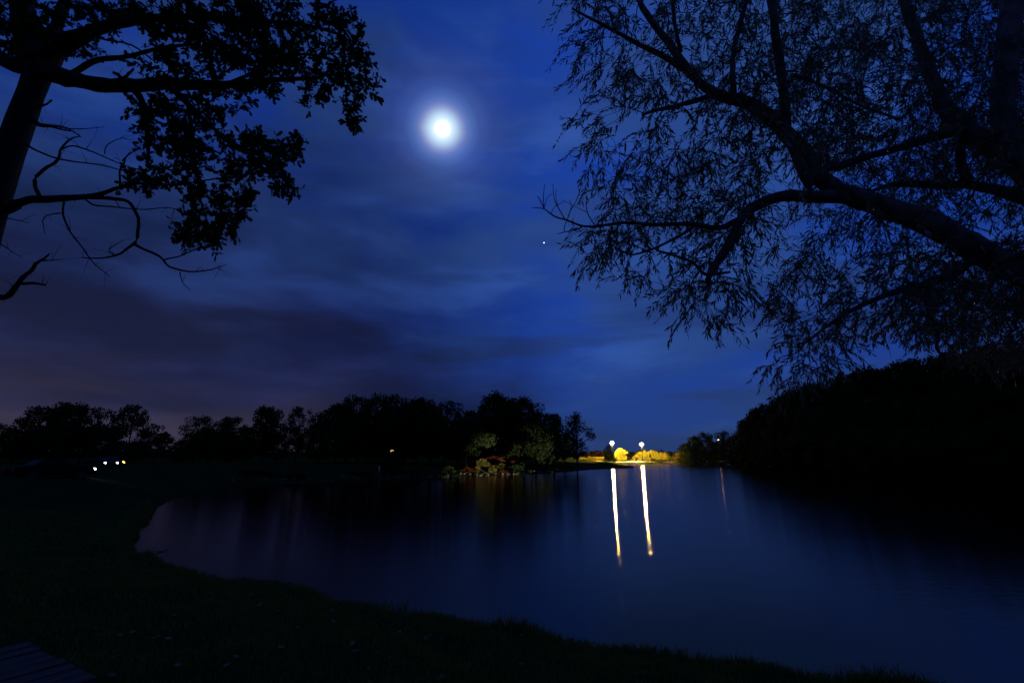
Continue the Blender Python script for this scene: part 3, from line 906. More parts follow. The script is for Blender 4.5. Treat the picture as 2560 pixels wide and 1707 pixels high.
T('broadleaf_tree', 'left tree of the slender pair, with sky showing under its crown', 'tree', 655, 1020, 72, 105)
T('broadleaf_tree', 'right tree of the slender pair, with its bare trunk against the sky', 'tree', 738, 1019, 76, 100)
T('broadleaf_tree', 'low tree filling the space left of the long wood on the point', 'tree', 795, 1085, 70, 112)
g = 'long wood on the far point'
for k, (px, top, w, Y) in enumerate([(838, 1013, 105, 98), (893, 992, 95, 100), (930, 992, 95, 104), (985, 994, 95, 104), (1040, 1000, 95, 106), (1112, 1004, 85, 106)]):
    T('broadleaf_tree', ['leftmost tree of the long wood on the far point', 'tall tree second from the left of the long wood', 'tall tree third from the left in the long wood on the point',
                         'tree above the small orange lamp in the long wood', 'tree just right of the small orange lamp in the long wood', 'narrow tree before the dip in the long wood skyline'][k], 'tree', px, top, w, Y, group=g)
T('broadleaf_tree', 'dark tree behind the lit pale trunk at the dip in the skyline', 'tree', 1170, 1030, 95, 112, group=g)
T('broadleaf_tree', 'tall tree with a knob top, highest point of the wood', 'tree', 1235, 988, 100, 118, group=g)
T('broadleaf_tree', 'broad high-crowned tree behind the lit autumn bushes', 'tree', 1292, 994, 120, 116, group=g)
T('broadleaf_tree', 'high tree sloping down at the right shoulder of the wood', 'tree', 1338, 1008, 80, 120, group=g)
T('broadleaf_tree', 'small dark tree stepping down right of the wood', 'tree', 1385, 1036, 75, 135, group=g)
T('broadleaf_tree', 'slender open tree standing alone at the right end of the point', 'tree', 1443, 1036, 78, 150, 'tall')
T('broadleaf_tree', 'low dark tree tucked left of the slender open tree', 'tree', 1412, 1085, 55, 152)
# filler trees inside the wood, seen only as dark mass between the others
for px, top, w, Y in [(868, 1040, 100, 118), (960, 1035, 110, 122), (1075, 1030, 100, 122), (1145, 1050, 90, 124), (1200, 1045, 90, 126), (1265, 1040, 110, 130), (1360, 1065, 70, 132), (1005, 1060, 110, 112), (920, 1065, 100, 116), (862, 1022, 80, 108), (1010, 1012, 80, 112), (1078, 1014, 80, 112), (1268, 1006, 90, 124), (1360, 1040, 60, 128)]:
    T('broadleaf_tree', 'dark tree deep inside the long wood on the far point', 'tree', px, top, w, Y, group='inner trees of the long wood')
for px, top, w, Y in [(30, 1075, 110, 125), (120, 1065, 120, 126), (200, 1070, 120, 126), (270, 1068, 120, 126), (335, 1105, 60, 124), (520, 1078, 110, 122), (605, 1072, 90, 120), (570, 1098, 110, 116), (690, 1085, 80, 118), (790, 1060, 70, 118), (455, 1104, 70, 124)]:
    T('broadleaf_tree', 'dark low tree filling the base of the left tree line', 'tree', px, top, w, Y, group='lower trees of the left tree line')
# lit trees and bushes on the point
_c, _t = far_tree_mesh(181, .36, 54, 190, .034, .0, 'round'); CROWN.append(_c); TRUNK.append(_t)
_c, _t = far_tree_mesh(182, .32, 50, 190, .036, .02, 'round'); CROWN.append(_c); TRUNK.append(_t)
T('broadleaf_tree', 'dim green tree with a pale lit trunk by the stone edge', 'tree', 1166, 1052, 90, -5, 'high_crown', mat='dark', bark='mid_bark')
T('broadleaf_tree', 'small green-lit tree with a thin pale stem above the bushes', 'tree', 1308, 1102, 56, -8, 'high_crown', mat='green', bark='mid_bark')
T('broadleaf_tree', 'russet tree with dull red leaves behind the green-lit tree', 'tree', 1340, 1066, 75, -13, 'high_crown', mat='red')
bush = [('wide dim olive bush at the left end of the lit bushes', 1122, 1165, 40, -.8, 'green'), ('dull red bush at the foot of the pale trunk', 1166, 1168, 44, -.9, 'red'),
        ('dark green bush behind the pale trunk', 1145, 1158, 40, -7, 'green'),
        ('olive bush next to the red bush at the foot of the pale trunk', 1192, 1168, 32, -.8, 'olive'), ('large yellow-olive bush overhanging the water edge', 1208, 1148, 44, -1.8, 'olive'),
        ('large rust-red bush at the middle of the lit bushes', 1234, 1142, 46, -4, 'red'), ('low russet bush at the water edge under the big red bushes', 1238, 1170, 34, -.8, 'red'),
        ('round dark red bush between green bushes', 1268, 1146, 42, -4.5, 'red'), ('bright green bush in front of the round red bush', 1250, 1158, 28, -2, 'lime'),
        ('orange-olive shrub climbing below the green-lit tree', 1270, 1128, 46, -8, 'olive'), ('yellow-green bush under the thin pale stem', 1294, 1146, 28, -4.5, 'lime'),
        ('spreading green bush at the right end of the lit bushes', 1288, 1163, 50, -1.8, 'green'), ('low green bush at the water edge beside the stones', 1270, 1174, 40, -.8, 'green'),
        ('small red bush at the foot of the grassy mound', 1332, 1163, 22, -3, 'red'), ('low reddish scrub along the stones of the mound', 1362, 1170, 36, -2, 'red'),
        ('low dim scrub on the right slope of the mound', 1420, 1163, 40, -3, 'olive'),
        ('dim low bush by the stones below the orange lamp', 1035, 1172, 44, -1.5, 'green'), ('tall dark shrub under the small orange lantern', 978, 1132, 62, -3, 'dark'), ('dim bush left of the white post', 905, 1180, 50, -2, 'green'),  # shrub under the lantern shaped to block its reflection in the water
        ('dim bush at the water in front of the slender pair', 740, 1186, 60, -2, 'green'), ('low dark bush on the bank under the left tree line', 640, 1186, 70, -4, 'dark')]
for lab, px, top, w, Y, m in bush:
    T('bush', lab, 'bush', px, top, w, Y, 'bush', m, group='bushes along the far point')
# brightly lit trees by the lot
T('broadleaf_tree', 'round tree glaring yellow under the lamps beside the dark pine', 'tree', 1552, 1122, 34, 345, 'bush', 'yellow')
for k, (px, top, w, Y) in enumerate([(1599, 1130, 18, 354), (1613, 1127, 18, 356), (1628, 1126, 19, 357), (1642, 1129, 16, 357), (1654, 1131, 11, 356), (1665, 1131, 17, 354)]):
    T('broadleaf_tree', ['leftmost yellow tree of the lit row beside the road', 'second yellow tree of the lit row beside the road', 'tallest yellow tree in the middle of the lit row', 'fourth yellow tree of the lit row, with a stepped crown',
                         'smallest yellow tree of the lit row', 'last yellow tree of the lit row, by the white pole'][k], 'tree', px, top, w, Y, 'bush', 'yellow', group='row of yellow trees beside the road')
for k, (px, top, w, Y) in enumerate([(1470, 1130, 24, 372), (1492, 1126, 26, 376), (1512, 1130, 24, 378), (1455, 1134, 22, 372)]):
    T('broadleaf_tree', ['dull brown tree nearest the slender tree, behind the lit hedge', 'dull brown tree, middle of those behind the lit hedge', 'dull brown tree next to the pine, behind the lit hedge', 'dull brown tree showing through the slender tree'][k], 'tree', px, top, w, Y, 'round', 'brown', group='brown trees behind the lit hedge')
for k, (px, top, w, Y) in enumerate([(1445, 1141, 16, 341), (1460, 1143, 14, 343), (1474, 1140, 10, 340)]):
    T('bush', ['yellow bush seen behind the slender tree trunk', 'yellow bush between the slender tree and the lit hedge', 'small upright yellow bush at the end of the lit hedge'][k], 'bush', px, top, w, Y, 'bush', 'yellow', group='yellow bushes by the lit hedge')
for k, (px, top, w, Y) in enumerate([(1577, 1137, 30, 420), (1648, 1128, 40, 430), (1668, 1130, 30, 430)]):
    T('broadleaf_tree', ['low dark tree between the two yellow tree groups', 'dark tree peeping over the lit row', 'dark tree behind the white pole'][k], 'tree', px, top, w, Y, 'round', 'dark', group='dark trees behind the road')
for k, (px, top, w, Y) in enumerate([(1690, 1137, 26, 338), (1704, 1128, 30, 334), (1620, 1150, 26, 336), (1645, 1149, 30, 336)]):
    T('bush', ['brownish bush right of the white pole', 'taller brown bush at the foot of the right trees', 'low dark shore bush below the road, nearer the lamp', 'low dark shore bush below the road, nearer the white pole'][k], 'bush', px, top, w, Y, 'bush', 'olive', group='bushes on the far shore')
# trees round the far small lamp
for k, (px, top, w, Y) in enumerate([(1716, 1108, 40, 318), (1742, 1092, 44, 318), (1772, 1082, 50, 316), (1808, 1080, 50, 314), (1838, 1092, 44, 305), (1790, 1105, 60, 325), (1735, 1118, 50, 328)]):
    T('broadleaf_tree', ['low dark tree at the left end of the clump with the small lamp', 'dark tree second from the left around the small lamp', 'rounded dark tree just left of the small lamp', 'rounded dark tree just right of the small lamp',
                         'dark tree between the small lamp and the wooded hill', 'dark tree behind the small lamp', 'dark low tree behind the left end of the small-lamp clump'][k], 'tree', px, top, w, Y, group='trees round the small lamp')
# wooded hill on the right shore
hill_fill = [(1880, 1050, 60, 232), (1910, 1026, 66, 219), (1944, 1010, 74, 210), (1984, 994, 84, 202), (2026, 978, 90, 194), (2072, 963, 96, 187), (2122, 949, 102, 180), (2176, 936, 108, 171), (2234, 926, 112, 163), (2294, 915, 118, 155),
             (2360, 905, 126, 147), (2428, 896, 132, 140), (2500, 887, 138, 133), (2580, 878, 140, 127)]
hill = [(1868, 1062, 55, 236), (1893, 1030, 60, 222), (1925, 1012, 70, 212), (1962, 998, 75, 205), (2004, 982, 80, 196), (2048, 964, 85, 190), (2096, 952, 90, 182), (2148, 936, 95, 175), (2205, 926, 100, 165), (2262, 916, 105, 158),
        (2326, 905, 115, 150), (2392, 896, 120, 142), (2462, 886, 125, 136), (2540, 878, 130, 130), (2620, 870, 130, 124)]
for k, (px, top, w, Y) in enumerate(hill + hill_fill):
    T('broadleaf_tree', 'black tree on the skyline of the wooded hill along the right shore', 'tree', px, top, w, Y, group='skyline trees of the wooded hill')
for px, top, w, Y in [(1880, 1085, 50, 226), (1915, 1060, 60, 205), (1955, 1045, 70, 192), (2000, 1035, 80, 180), (2050, 1025, 90, 168), (2105, 1015, 95, 158), (2165, 1005, 105, 148), (2235, 998, 115, 138), (2310, 990, 125, 128), (2390, 985, 135, 120), (2480, 980, 145, 112), (2570, 975, 150, 106),
                      (1900, 1105, 50, 212), (1945, 1098, 60, 190), (1995, 1092, 70, 172), (2055, 1085, 85, 155), (2125, 1080, 100, 140), (2205, 1075, 115, 127), (2300, 1070, 130, 115), (2400, 1065, 150, 105), (2510, 1060, 165, 97)]:
    T('broadleaf_tree', 'black tree below the skyline of the wooded hill along the right shore', 'tree', px, top, w, Y, group='lower trees of the wooded hill')
for k in range(22):
    t = k / 21; px = 1868 + 720 * t; Y = 232 * (1 - t) ** 1.2 + 92
    Y = 238 - 140 * t ** .75
    T('bush', 'black bush at the waterline under the wooded hill', 'bush', px, 1118 - 14 * (k % 3), 70 + 70 * t, Y, 'bush', 'dark', group='waterline bushes of the wooded hill')


def build_far_wood():
    """far-off wood all round the horizon, one mass"""
    rg = np.random.default_rng(77); pos, dr, sz = [], [], []
    for k in range(1500):
        a = math.radians(rg.uniform(-75, 75)); r = rg.uniform(430, 640)
        x, y = r * math.sin(a), r * math.cos(a); z0 = gz(x, y); hh = rg.uniform(3, 6.5)
        n = 26
        v = rg.normal(size=(n, 3)); v /= np.linalg.norm(v, axis=1, keepdims=True)
        p = np.array([x, y, z0 + hh * .5]) + v * np.array([5, 5, hh * .5]) * (rg.random((n, 1)) ** .4)
        pos.append(p); dr.append(rg.normal(size=(n, 3))); sz.append(rg.uniform(1.6, 3.2, n))
    V, Fc, _ = stamp(QUAD_V, QUAD_F, np.vstack(pos), np.vstack(dr), np.concatenate(sz), rg)
    tag(link('distant_woodland', mesh_np('distant_woodland', V, Fc), M['dark']), 'low dark band of distant woodland along the horizon', 'woodland', kind='stuff')


build_far_wood()


def build_pine():
    Y = 328; p = at(1523, 1150, Y); z0 = gz(p.x, Y) - .1
    sc = (Y / ray(1523, 1110).y) / F
    H = at(1523, 1111, Y).z - z0; Wd = 44 * sc
    root = empty('pine_tree', (p.x, Y, z0)); tag(root, 'dark layered pine standing in front of the left tall lamp', 'tree')
    rg = np.random.default_rng(5); mb = MB(); pos, dr = [], []
    mb.tube([(0, 0, 0), (.05, 0, H * .5), (0, 0, H)], [.28, .2, .05], 8)
    for k in range(15):
        t = k / 14; z = H * (.10 + .88 * t); R = Wd * .5 * (1 - t) ** .62 * rg.uniform(.75, 1.1) + .3
        for j in range(7):
            a = j * .8976 + k * 1.3 + rg.normal() * .2; r = R * rg.uniform(.65, 1.1)
            tip = Vector((r * math.cos(a), r * math.sin(a), z + .10 * r - .15)); b = Vector((0, 0, z))
            mb.tube([b, (b + tip) / 2 + Vector((0, 0, -.12 * r)), tip], [.06, .04, .015], 4)
            n = int(30 + 14 * r)
            for q in range(n):
                f = rg.uniform(.15, 1)
                c = b.lerp(tip, f) + Vector((0, 0, -.12 * r * math.sin(math.pi * f)))
                pos.append(np.array(c) + rg.normal(size=3) * np.array([.22, .22, .09])); dr.append(rg.normal(size=3) * np.array([1, 1, .35]) + np.array([math.cos(a), math.sin(a), 0]))
    pos = np.array(pos); dr = np.array(dr)
    V, Fc, _ = stamp(QUAD_V * np.array([1, .4, 1]), QUAD_F, pos, dr, rg.uniform(.35, .65, len(pos)), rg)
    link('crown', mesh_np('crown', V, Fc), M['needle'], root); link('trunk', mb.mesh('trunk', True), M['bark'], root)


build_pine()


def build_embankment():
    """clipped hedge under the lamps"""
    rg = np.random.default_rng(8); Y = 340
    a = at(1477, 1150, Y); b = at(1508, 1150, Y + 2); L = (b - a).length
    z0 = gz((a.x + b.x) / 2, Y)
    root = empty('hedge', (a.x, Y, z0 - .2)); tag(root, 'low flat-topped hedge glaring yellow left of the pine', 'hedge')  # leaf mass standing in for lamplit grass
    n = 2600
    p = np.column_stack([rg.uniform(0, L, n), rg.uniform(0, 2.2, n), rg.uniform(0, 2.6, n)])
    face = rg.integers(0, 3, n); p[face == 0, 1] = rg.normal(0, .06, (face == 0).sum()); p[face == 1, 2] = 2.6 + rg.normal(0, .06, (face == 1).sum())
    V, Fc, _ = stamp(QUAD_V, QUAD_F, p, rg.normal(size=(n, 3)), rg.uniform(.25, .5, n), rg)
    link('foliage', mesh_np('foliage', V, Fc), M['yellow'], root)
    mb = MB(); mb.box((L / 2, 1.1, 1.2), (L - .4, 1.6, 2.2))
    for k in range(8):
        mb.tube([(L * (k + .5) / 8, 1.1, -.1), (L * (k + .5) / 8, 1.1, 1.0)], [.06, .04], 5)
    link('stems', mb.mesh('stems'), M['yellow'], root)


build_embankment()


# ------------------------------------------------------------------ road, lamps, poles, posts
def build_road():
    n = 60; V, Fc = [], []
    E, EF = [], []
    for i in range(n):
        t = i / (n - 1); x = 79 + 110 * t; y = 344 + 3 * math.sin(t * 2.2) - 4 * t
        for j, dy in enumerate((-3.6, -1.2, 1.2, 3.6)):
            V.append((x, y + dy, gz(x, y + dy) + .06 + .02 * (1.5 - abs(j - 1.5))))
        for q, dy in enumerate((-3.62, -3.82)):
            for dz in (-.2, .14):
                E.append((x, y + dy, gz(x, y - 3.6) + .06 + dz))
    for i in range(n - 1):
        for j in range(3):
            Fc.append((i * 4 + j, (i + 1) * 4 + j, (i + 1) * 4 + j + 1, i * 4 + j + 1))
        a, b = i * 4, (i + 1) * 4
        EF += [(a + 2, b + 2, b + 3, a + 3), (a + 3, b + 3, b + 1, a + 1), (a + 1, b + 1, b, a)]
    me = mesh_np('road', V, Fc)
    r = tag(link('road', me, M['asphalt']), kind='structure')
    link('kerb', mesh_np('kerb', E, EF), rough_mat('concrete', (.35, .33, .30), (.45, .43, .40), 3, .9, .2), r)


build_road()


def build_lit_strip():
    """pale gravel strip under the lamps, between the shore bank and the road"""
    xs = np.linspace(57, 152, 96); V = []; Fc = []; m = 9
    for x in xs:
        y0 = 335.0 + 1.2 * math.sin(x * .11) + (2.0 if x < 66 else 0.0)
        for j in range(m):
            y = y0 + (339.7 - y0) * j / (m - 1)
            V.append((x, y, gz(x, y) + .05))
    for i in range(len(xs) - 1):
        for j in range(m - 1):
            Fc.append((i * m + j, (i + 1) * m + j, (i + 1) * m + j + 1, i * m + j + 1))
    tag(link('gravel_path', mesh_np('gravel_path', V, Fc), rough_mat('pale_gravel', (.22, .20, .16), (.40, .36, .29), 1.2, .95, .4)), kind='structure')  # pale colour carries the lamplight on the ground


build_lit_strip()


def floodlight_pole(px, py, Y, label):
    hd = at(px, py, Y); z0 = gz(hd.x, Y)
    H = hd.z - z0 + .5
    root = empty('floodlight_pole', (hd.x, Y, z0)); tag(root, label, 'street lamp', 'tall sodium lamps over the far lot')
    link('pole', MB().tube([(0, 0, -.2), (0, 0, H * .5), (0, 0, H)], [.20, .15, .10], 10).mesh('pole', True), M['metal'], root)
    link('base', MB().tube([(0, 0, -.3), (0, 0, .7)], [.38, .34], 12).mesh('base'), rough_mat('lamp_concrete', (.3, .29, .27), (.4, .38, .36), 3, .9, .2), root)
    link('crossarm', MB().box((0, 0, H), (1.9, .10, .10)).box((0, 0, H), (.10, 1.9, .10)).mesh('crossarm'), M['metal'], root)
    for k in range(4):
        a = k * math.pi / 2; c = Vector((math.cos(a) * .30, math.sin(a) * .30, H - .45))
        h = link('lamp_head', MB().dome(c + Vector((0, 0, .50)), .18, 12, 3, lower=False, sq=.5).mesh('lamp_head', True), M['metal'], root)
        link('lamp_globe', MB().dome(c, .58, 14, 5, lower=True).dome(c, .58, 14, 5, lower=False).mesh('lamp_globe', True), M['lamp'], h)
    return root


floodlight_pole(1530, 1107, 337, 'left one of the two glaring tall lamps, above the pine')
floodlight_pole(1604, 1110, 337, 'right one of the two glaring tall lamps, above the lit row')


def street_lamp():
    Y = 300; hd = at(1796, 1100, Y); z0 = gz(hd.x, Y); H = hd.z - z0 + .35
    root = empty('street_lamp', (hd.x, Y, z0)); tag(root, 'small orange lamp shining among the dark trees right of the road', 'street lamp')
    link('pole', MB().tube([(0, .6, -.2), (0, .6, H), (0, .45, H + .3), (0, 0, H + .35)], [.11, .08, .06, .05], 8).mesh('pole', True), M['metal'], root)
    h = link('lamp_head', MB().dome((0, 0, H), .40, 10, 3, lower=False, sq=.6).mesh('lamp_head', True), M['metal'], root)
    link('lamp_lens', MB().dome((0, 0, H - .01), .37, 10, 4, sq=1.0).mesh('lamp_lens', True), M['lamp_small'], h)


street_lamp()


def path_lantern():
    Y = 92; hd = at(980, 1127, Y); z0 = gz(hd.x, Y); H = hd.z - z0
    root = empty('path_lantern', (hd.x, Y, z0)); tag(root, 'small square orange lantern on a post inside the long wood', 'lamp')
    link('post', MB().tube([(0, 0, -.2), (0, 0, H - .2)], [.06, .05], 8).mesh('post', True), M['metal'], root)
    link('lantern_glass', MB().box((0, 0, H), (.42, .42, .36)).mesh('lantern_glass'), M['lantern'], root)
    link('cap', MB().box((0, 0, H + .22), (.56, .56, .06)).box((0, 0, H - .21), (.36, .36, .05)).mesh('cap'), M['metal'], root)


path_lantern()


def post(name, px, py, Y, H, r, mat, label, cat):
    p = at(px, py, Y); z0 = gz(p.x, Y)
    root = empty(name, (p.x, Y, z0)); tag(root, label, cat)
    link('shaft', MB().tube([(0, 0, -.2), (0, 0, H)], [r, r * .9], 10).mesh('shaft', True), M[mat], root)
    link('cap', MB().dome((0, 0, H), r * 1.15, 10, 3, lower=False, sq=.6).mesh('cap', True), M[mat], root)


post('marker_post', 948, 1178, 80, 1.15, .10, 'white_paint', 'short white marker post on the bank below the orange lantern', 'post')
post('wooden_post', 965, 1164, 92, 1.3, .13, 'brown_paint', 'short brown post up the bank from the white post', 'post')
post('utility_pole', 1684, 1140, 345, 5.6, .13, 'white_paint', 'thin pale pole at the right end of the lit road', 'pole')


# ------------------------------------------------------------------ cars
def car_parts(root, paint, lens, tail_mat, front_amber=False):
    """sedan, x forward, length 4.4"""
    prof = [(-2.2, .35), (-2.2, .78), (-2.05, .92), (-1.35, .98), (-.75, 1.38), (.35, 1.42), (1.0, 1.0), (1.95, .86), (2.18, .70), (2.2, .35)]
    mb = MB(); n = len(prof)
    for s, k in ((-1, .86), (1, .86)):
        for x, z in prof:
            mb.v.append(Vector((x, s * (k if z < 1.0 else k - (z - 1.0) * .5), z)))
    for i in range(n - 1):
        mb.f.append((i, i + 1, n + i + 1, n + i))
    mb.f.append((n - 1, 0, n, 2 * n - 1)); mb.f.append(tuple(range(n))[::-1]); mb.f.append(tuple(range(n, 2 * n)))
    link('body', mb.mesh('body'), M[paint], root)
    for pts, nm in (([(.42, 1.385), (.93, 1.03)], 'windscreen'), ([(-1.28, 1.01), (-.80, 1.34)], 'rear_window')):
        w = MB()
        for (x, z) in pts:
            for s in (-.62, .62):
                w.v.append(Vector((x + (.03 if x > 0 else -.03), s, z + .03)))
        w.f = [(0, 1, 3, 2)]; link(nm, w.mesh(nm), M['glass'], root)
    for s in (-1, 1):
        w = MB(); w.v = [Vector((-1.1, s * .862, 1.03)), Vector((.85, s * .862, 1.03)), Vector((.3, s * .70, 1.36)), Vector((-.7, s * .70, 1.36))]; w.f = [(0, 1, 2, 3)]
        link('side_window', w.mesh('side_window'), M['glass'], root)
        h = MB(); h.dome((0, 0, 0), .15, 10, 4); h.dome((0, 0, 0), .15, 10, 4, lower=False)
        o = link('headlight', h.mesh('headlight', True), M[lens], root, (2.10, s * .72, .70)); o.scale = (.8, 1, .75)
        if front_amber:
            link('turn_signal', MB().box((2.12, s * .84, .58), (.20, .12, .12)).mesh('turn_signal'), M['amber'], root)
        link('tail_light', MB().box((-2.2, s * .66, .80), (.06, .34, .15)).mesh('tail_light'), tail_mat, root)
        for x in (-1.35, 1.35):
            wv = MB(); wv.tube([(x, s * .66, .32), (x, s * .88, .32)], [.32, .32], 16)
            wh = link('wheel', wv.mesh('wheel', True), M['rubber'], root)
            link('rim', MB().tube([(x, s * .87, .32), (x, s * .895, .32)], [.19, .18], 10).mesh('rim'), M['metal'], wh)


def place_car(px, Y, heading, label, **k):
    p = at(px, 1165, Y); z0 = gz(p.x, Y)
    root = empty('parked_car', (p.x, Y, z0 + .01), heading); tag(root, label, 'car', 'parked cars')
    car_parts(root, **k)
    return root


dark_lens = rough_mat('dark_red_lens', (.10, .008, .008), (.14, .01, .01), 4, .3, 0)
Yc = 36.0
hp = at(236, 1166, Yc)
aim = Vector((3.0, 104.0)) - Vector((hp.x, Yc))
hd = math.atan2(aim.y, aim.x)
car = empty('parked_car', (hp.x - 2.1 * math.cos(hd) - .72 * math.sin(hd), Yc - 2.1 * math.sin(hd) + .72 * math.cos(hd), gz(hp.x, Yc) + .01), hd)
tag(car, 'car with a dazzling white headlight on the dark left bank', 'car', 'parked cars')
car_parts(car, 'car_dark', 'headlight', dark_lens)
for s in (-1, 1):
    ld = bpy.data.lights.new('headlight_beam', 'SPOT'); ld.energy = 140000; ld.spot_size = math.radians(12.5); ld.spot_blend = .9; ld.color = (1.0, .90, .70); ld.shadow_soft_size = .1
    lo = bpy.data.objects.new('headlight_beam', ld); C.objects.link(lo); lo.parent = car; lo.location = (2.45, s * .72, .72)
    lo.rotation_euler = Vector((1, 0, .002)).to_track_quat('-Z', 'Y').to_euler()
place_car(250, 66, math.radians(-20), 'car with paired white lights in the middle of the row of lights', paint='car_silver', lens='headlight_dim', tail_mat=dark_lens)  # this car and the next added in place of a passing car's light streak
place_car(271, 72, math.radians(-25), 'car with amber lights at the right end of the row of lights', paint='car_dark', lens='amber', tail_mat=dark_lens, front_amber=True)
p = at(1583, 1146, 345)
cr = empty('parked_car', (p.x, 345.5, gz(p.x, 345.5) + .09), math.radians(75)); tag(cr, 'far car showing red tail lights on the lit road', 'car', 'parked cars')
car_parts(cr, 'car_silver', 'glass', M['tail'])


# ------------------------------------------------------------------ stone edging of the far point
def build_stones():
    root = empty('stone_edging', (0, 100, 0)); tag(root, 'broken line of pale stones along the water edge of the far point', 'stone edging')
    ms = []
    for s in range(5):
        rg = np.random.default_rng(300 + s)
        mb = MB(); mb.dome((0, 0, 0), 1, 8, 3); mb.dome((0, 0, 0), 1, 8, 3, lower=False)
        mb.v = [v * (1 + .22 * rg.normal()) for v in mb.v]
        me = mb.mesh('stone'); me.materials.append(M['stone']); ms.append(me)
    shore = [(-33, 57), (-29.5, 64), (-25.5, 70), (-22.6, 74.6), (-15, 83), (-7.5, 92), (1.6, 102), (6, 110), (11.6, 121), (17, 136), (24.7, 154), (33, 168)]
    cum = [0]
    for a, b in zip(shore[:-1], shore[1:]):
        cum.append(cum[-1] + math.dist(a, b))
    rg = np.random.default_rng(9); s = 2.0; k = 0
    while s < cum[-1] - 2 and k < 290:
        j = max(i for i in range(len(cum)) if cum[i] <= s); j = min(j, len(shore) - 2)
        t = (s - cum[j]) / (cum[j + 1] - cum[j]); a, b = shore[j], shore[j + 1]
        x, y = a[0] + (b[0] - a[0]) * t, a[1] + (b[1] - a[1]) * t
        nx, ny = -(b[1] - a[1]), b[0] - a[0]; q = math.hypot(nx, ny); nx, ny = nx / q, ny / q
        off = rg.uniform(-.2, 1.1); x += nx * off; y += ny * off
        gap = rg.random() < .12
        if not gap:
            o = bpy.data.objects.new('stone', ms[k % 5]); C.objects.link(o); o.parent = root
            r = rg.uniform(.10, .30)
            o.location = (x, y - 100, max(gz(x, y), 0) + r * .25); o.scale = (r * rg.uniform(.9, 1.5), r, r * rg.uniform(.55, .9)); o.rotation_euler = (rg.uniform(-.3, .3), rg.uniform(-.3, .3), rg.uniform(0, 6))
            k += 1
        s += rg.uniform(.15, .6) if rg.random() < .9 else rg.uniform(1.5, 3.5)


build_stones()


# ------------------------------------------------------------------ foreground: plank platform, grass, weeds, fallen leaves
def build_deck():
    c1 = on_plane(68, 1603, 1.60); c2 = on_plane(246, 1692, 1.60)
    e = (c2 - c1); W = e.length; e.normalize()
    back = Vector((-.70, -.71, 0)); back = (back - e * back.dot(e)); back.normalize()
    z = 1.60
    root = empty('plank_platform', (c1.x, c1.y, gz(c1.x, c1.y))); tag(root, 'low platform of weathered grey planks on the grass in the lower left corner', 'platform')
    o0 = Vector(root.location)
    R = Matrix((back, e, Vector((0, 0, 1)))).transposed()
    n = 8; w = W / n
    pm = MB().box((0, 0, 0), (2.6, w - .012, .045)).mesh('plank'); pm.materials.append(M['wood'])
    for i in range(n):
        o = bpy.data.objects.new('plank', pm); C.objects.link(o); o.parent = root
        c = c1 + e * (w * (i + .5)) + back * (1.3 + random.uniform(-.012, .012)); c.z = z - .0225 + random.uniform(-.003, .003)
        o.matrix_local = Matrix.Translation(c - o0) @ R.to_4x4() @ Matrix.Rotation(random.uniform(-.004, .004), 4, 'Z')
    for k in (.14, 1.3, 2.45):
        c = c1 + e * (W / 2) + back * k; c.z = z - .045 - .07
        o = link('joist', MB().box((0, 0, 0), (.06, W - .06, .14)).mesh('joist'), M['wood'], root); o.matrix_local = Matrix.Translation(c - o0) @ R.to_4x4()
        for s in (.08, W - .08):
            c = c1 + e * s + back * k; zz = gz(c.x, c.y); top = z - .046 - .14
            o = link('leg', MB().box((0, 0, (zz - .1 + top) / 2 - z), (.08, .08, max(.05, top - zz + .1))).mesh('leg'), M['wood'], root); o.matrix_local = Matrix.Translation(Vector((c.x, c.y, z)) - o0) @ R.to_4x4()


build_deck()


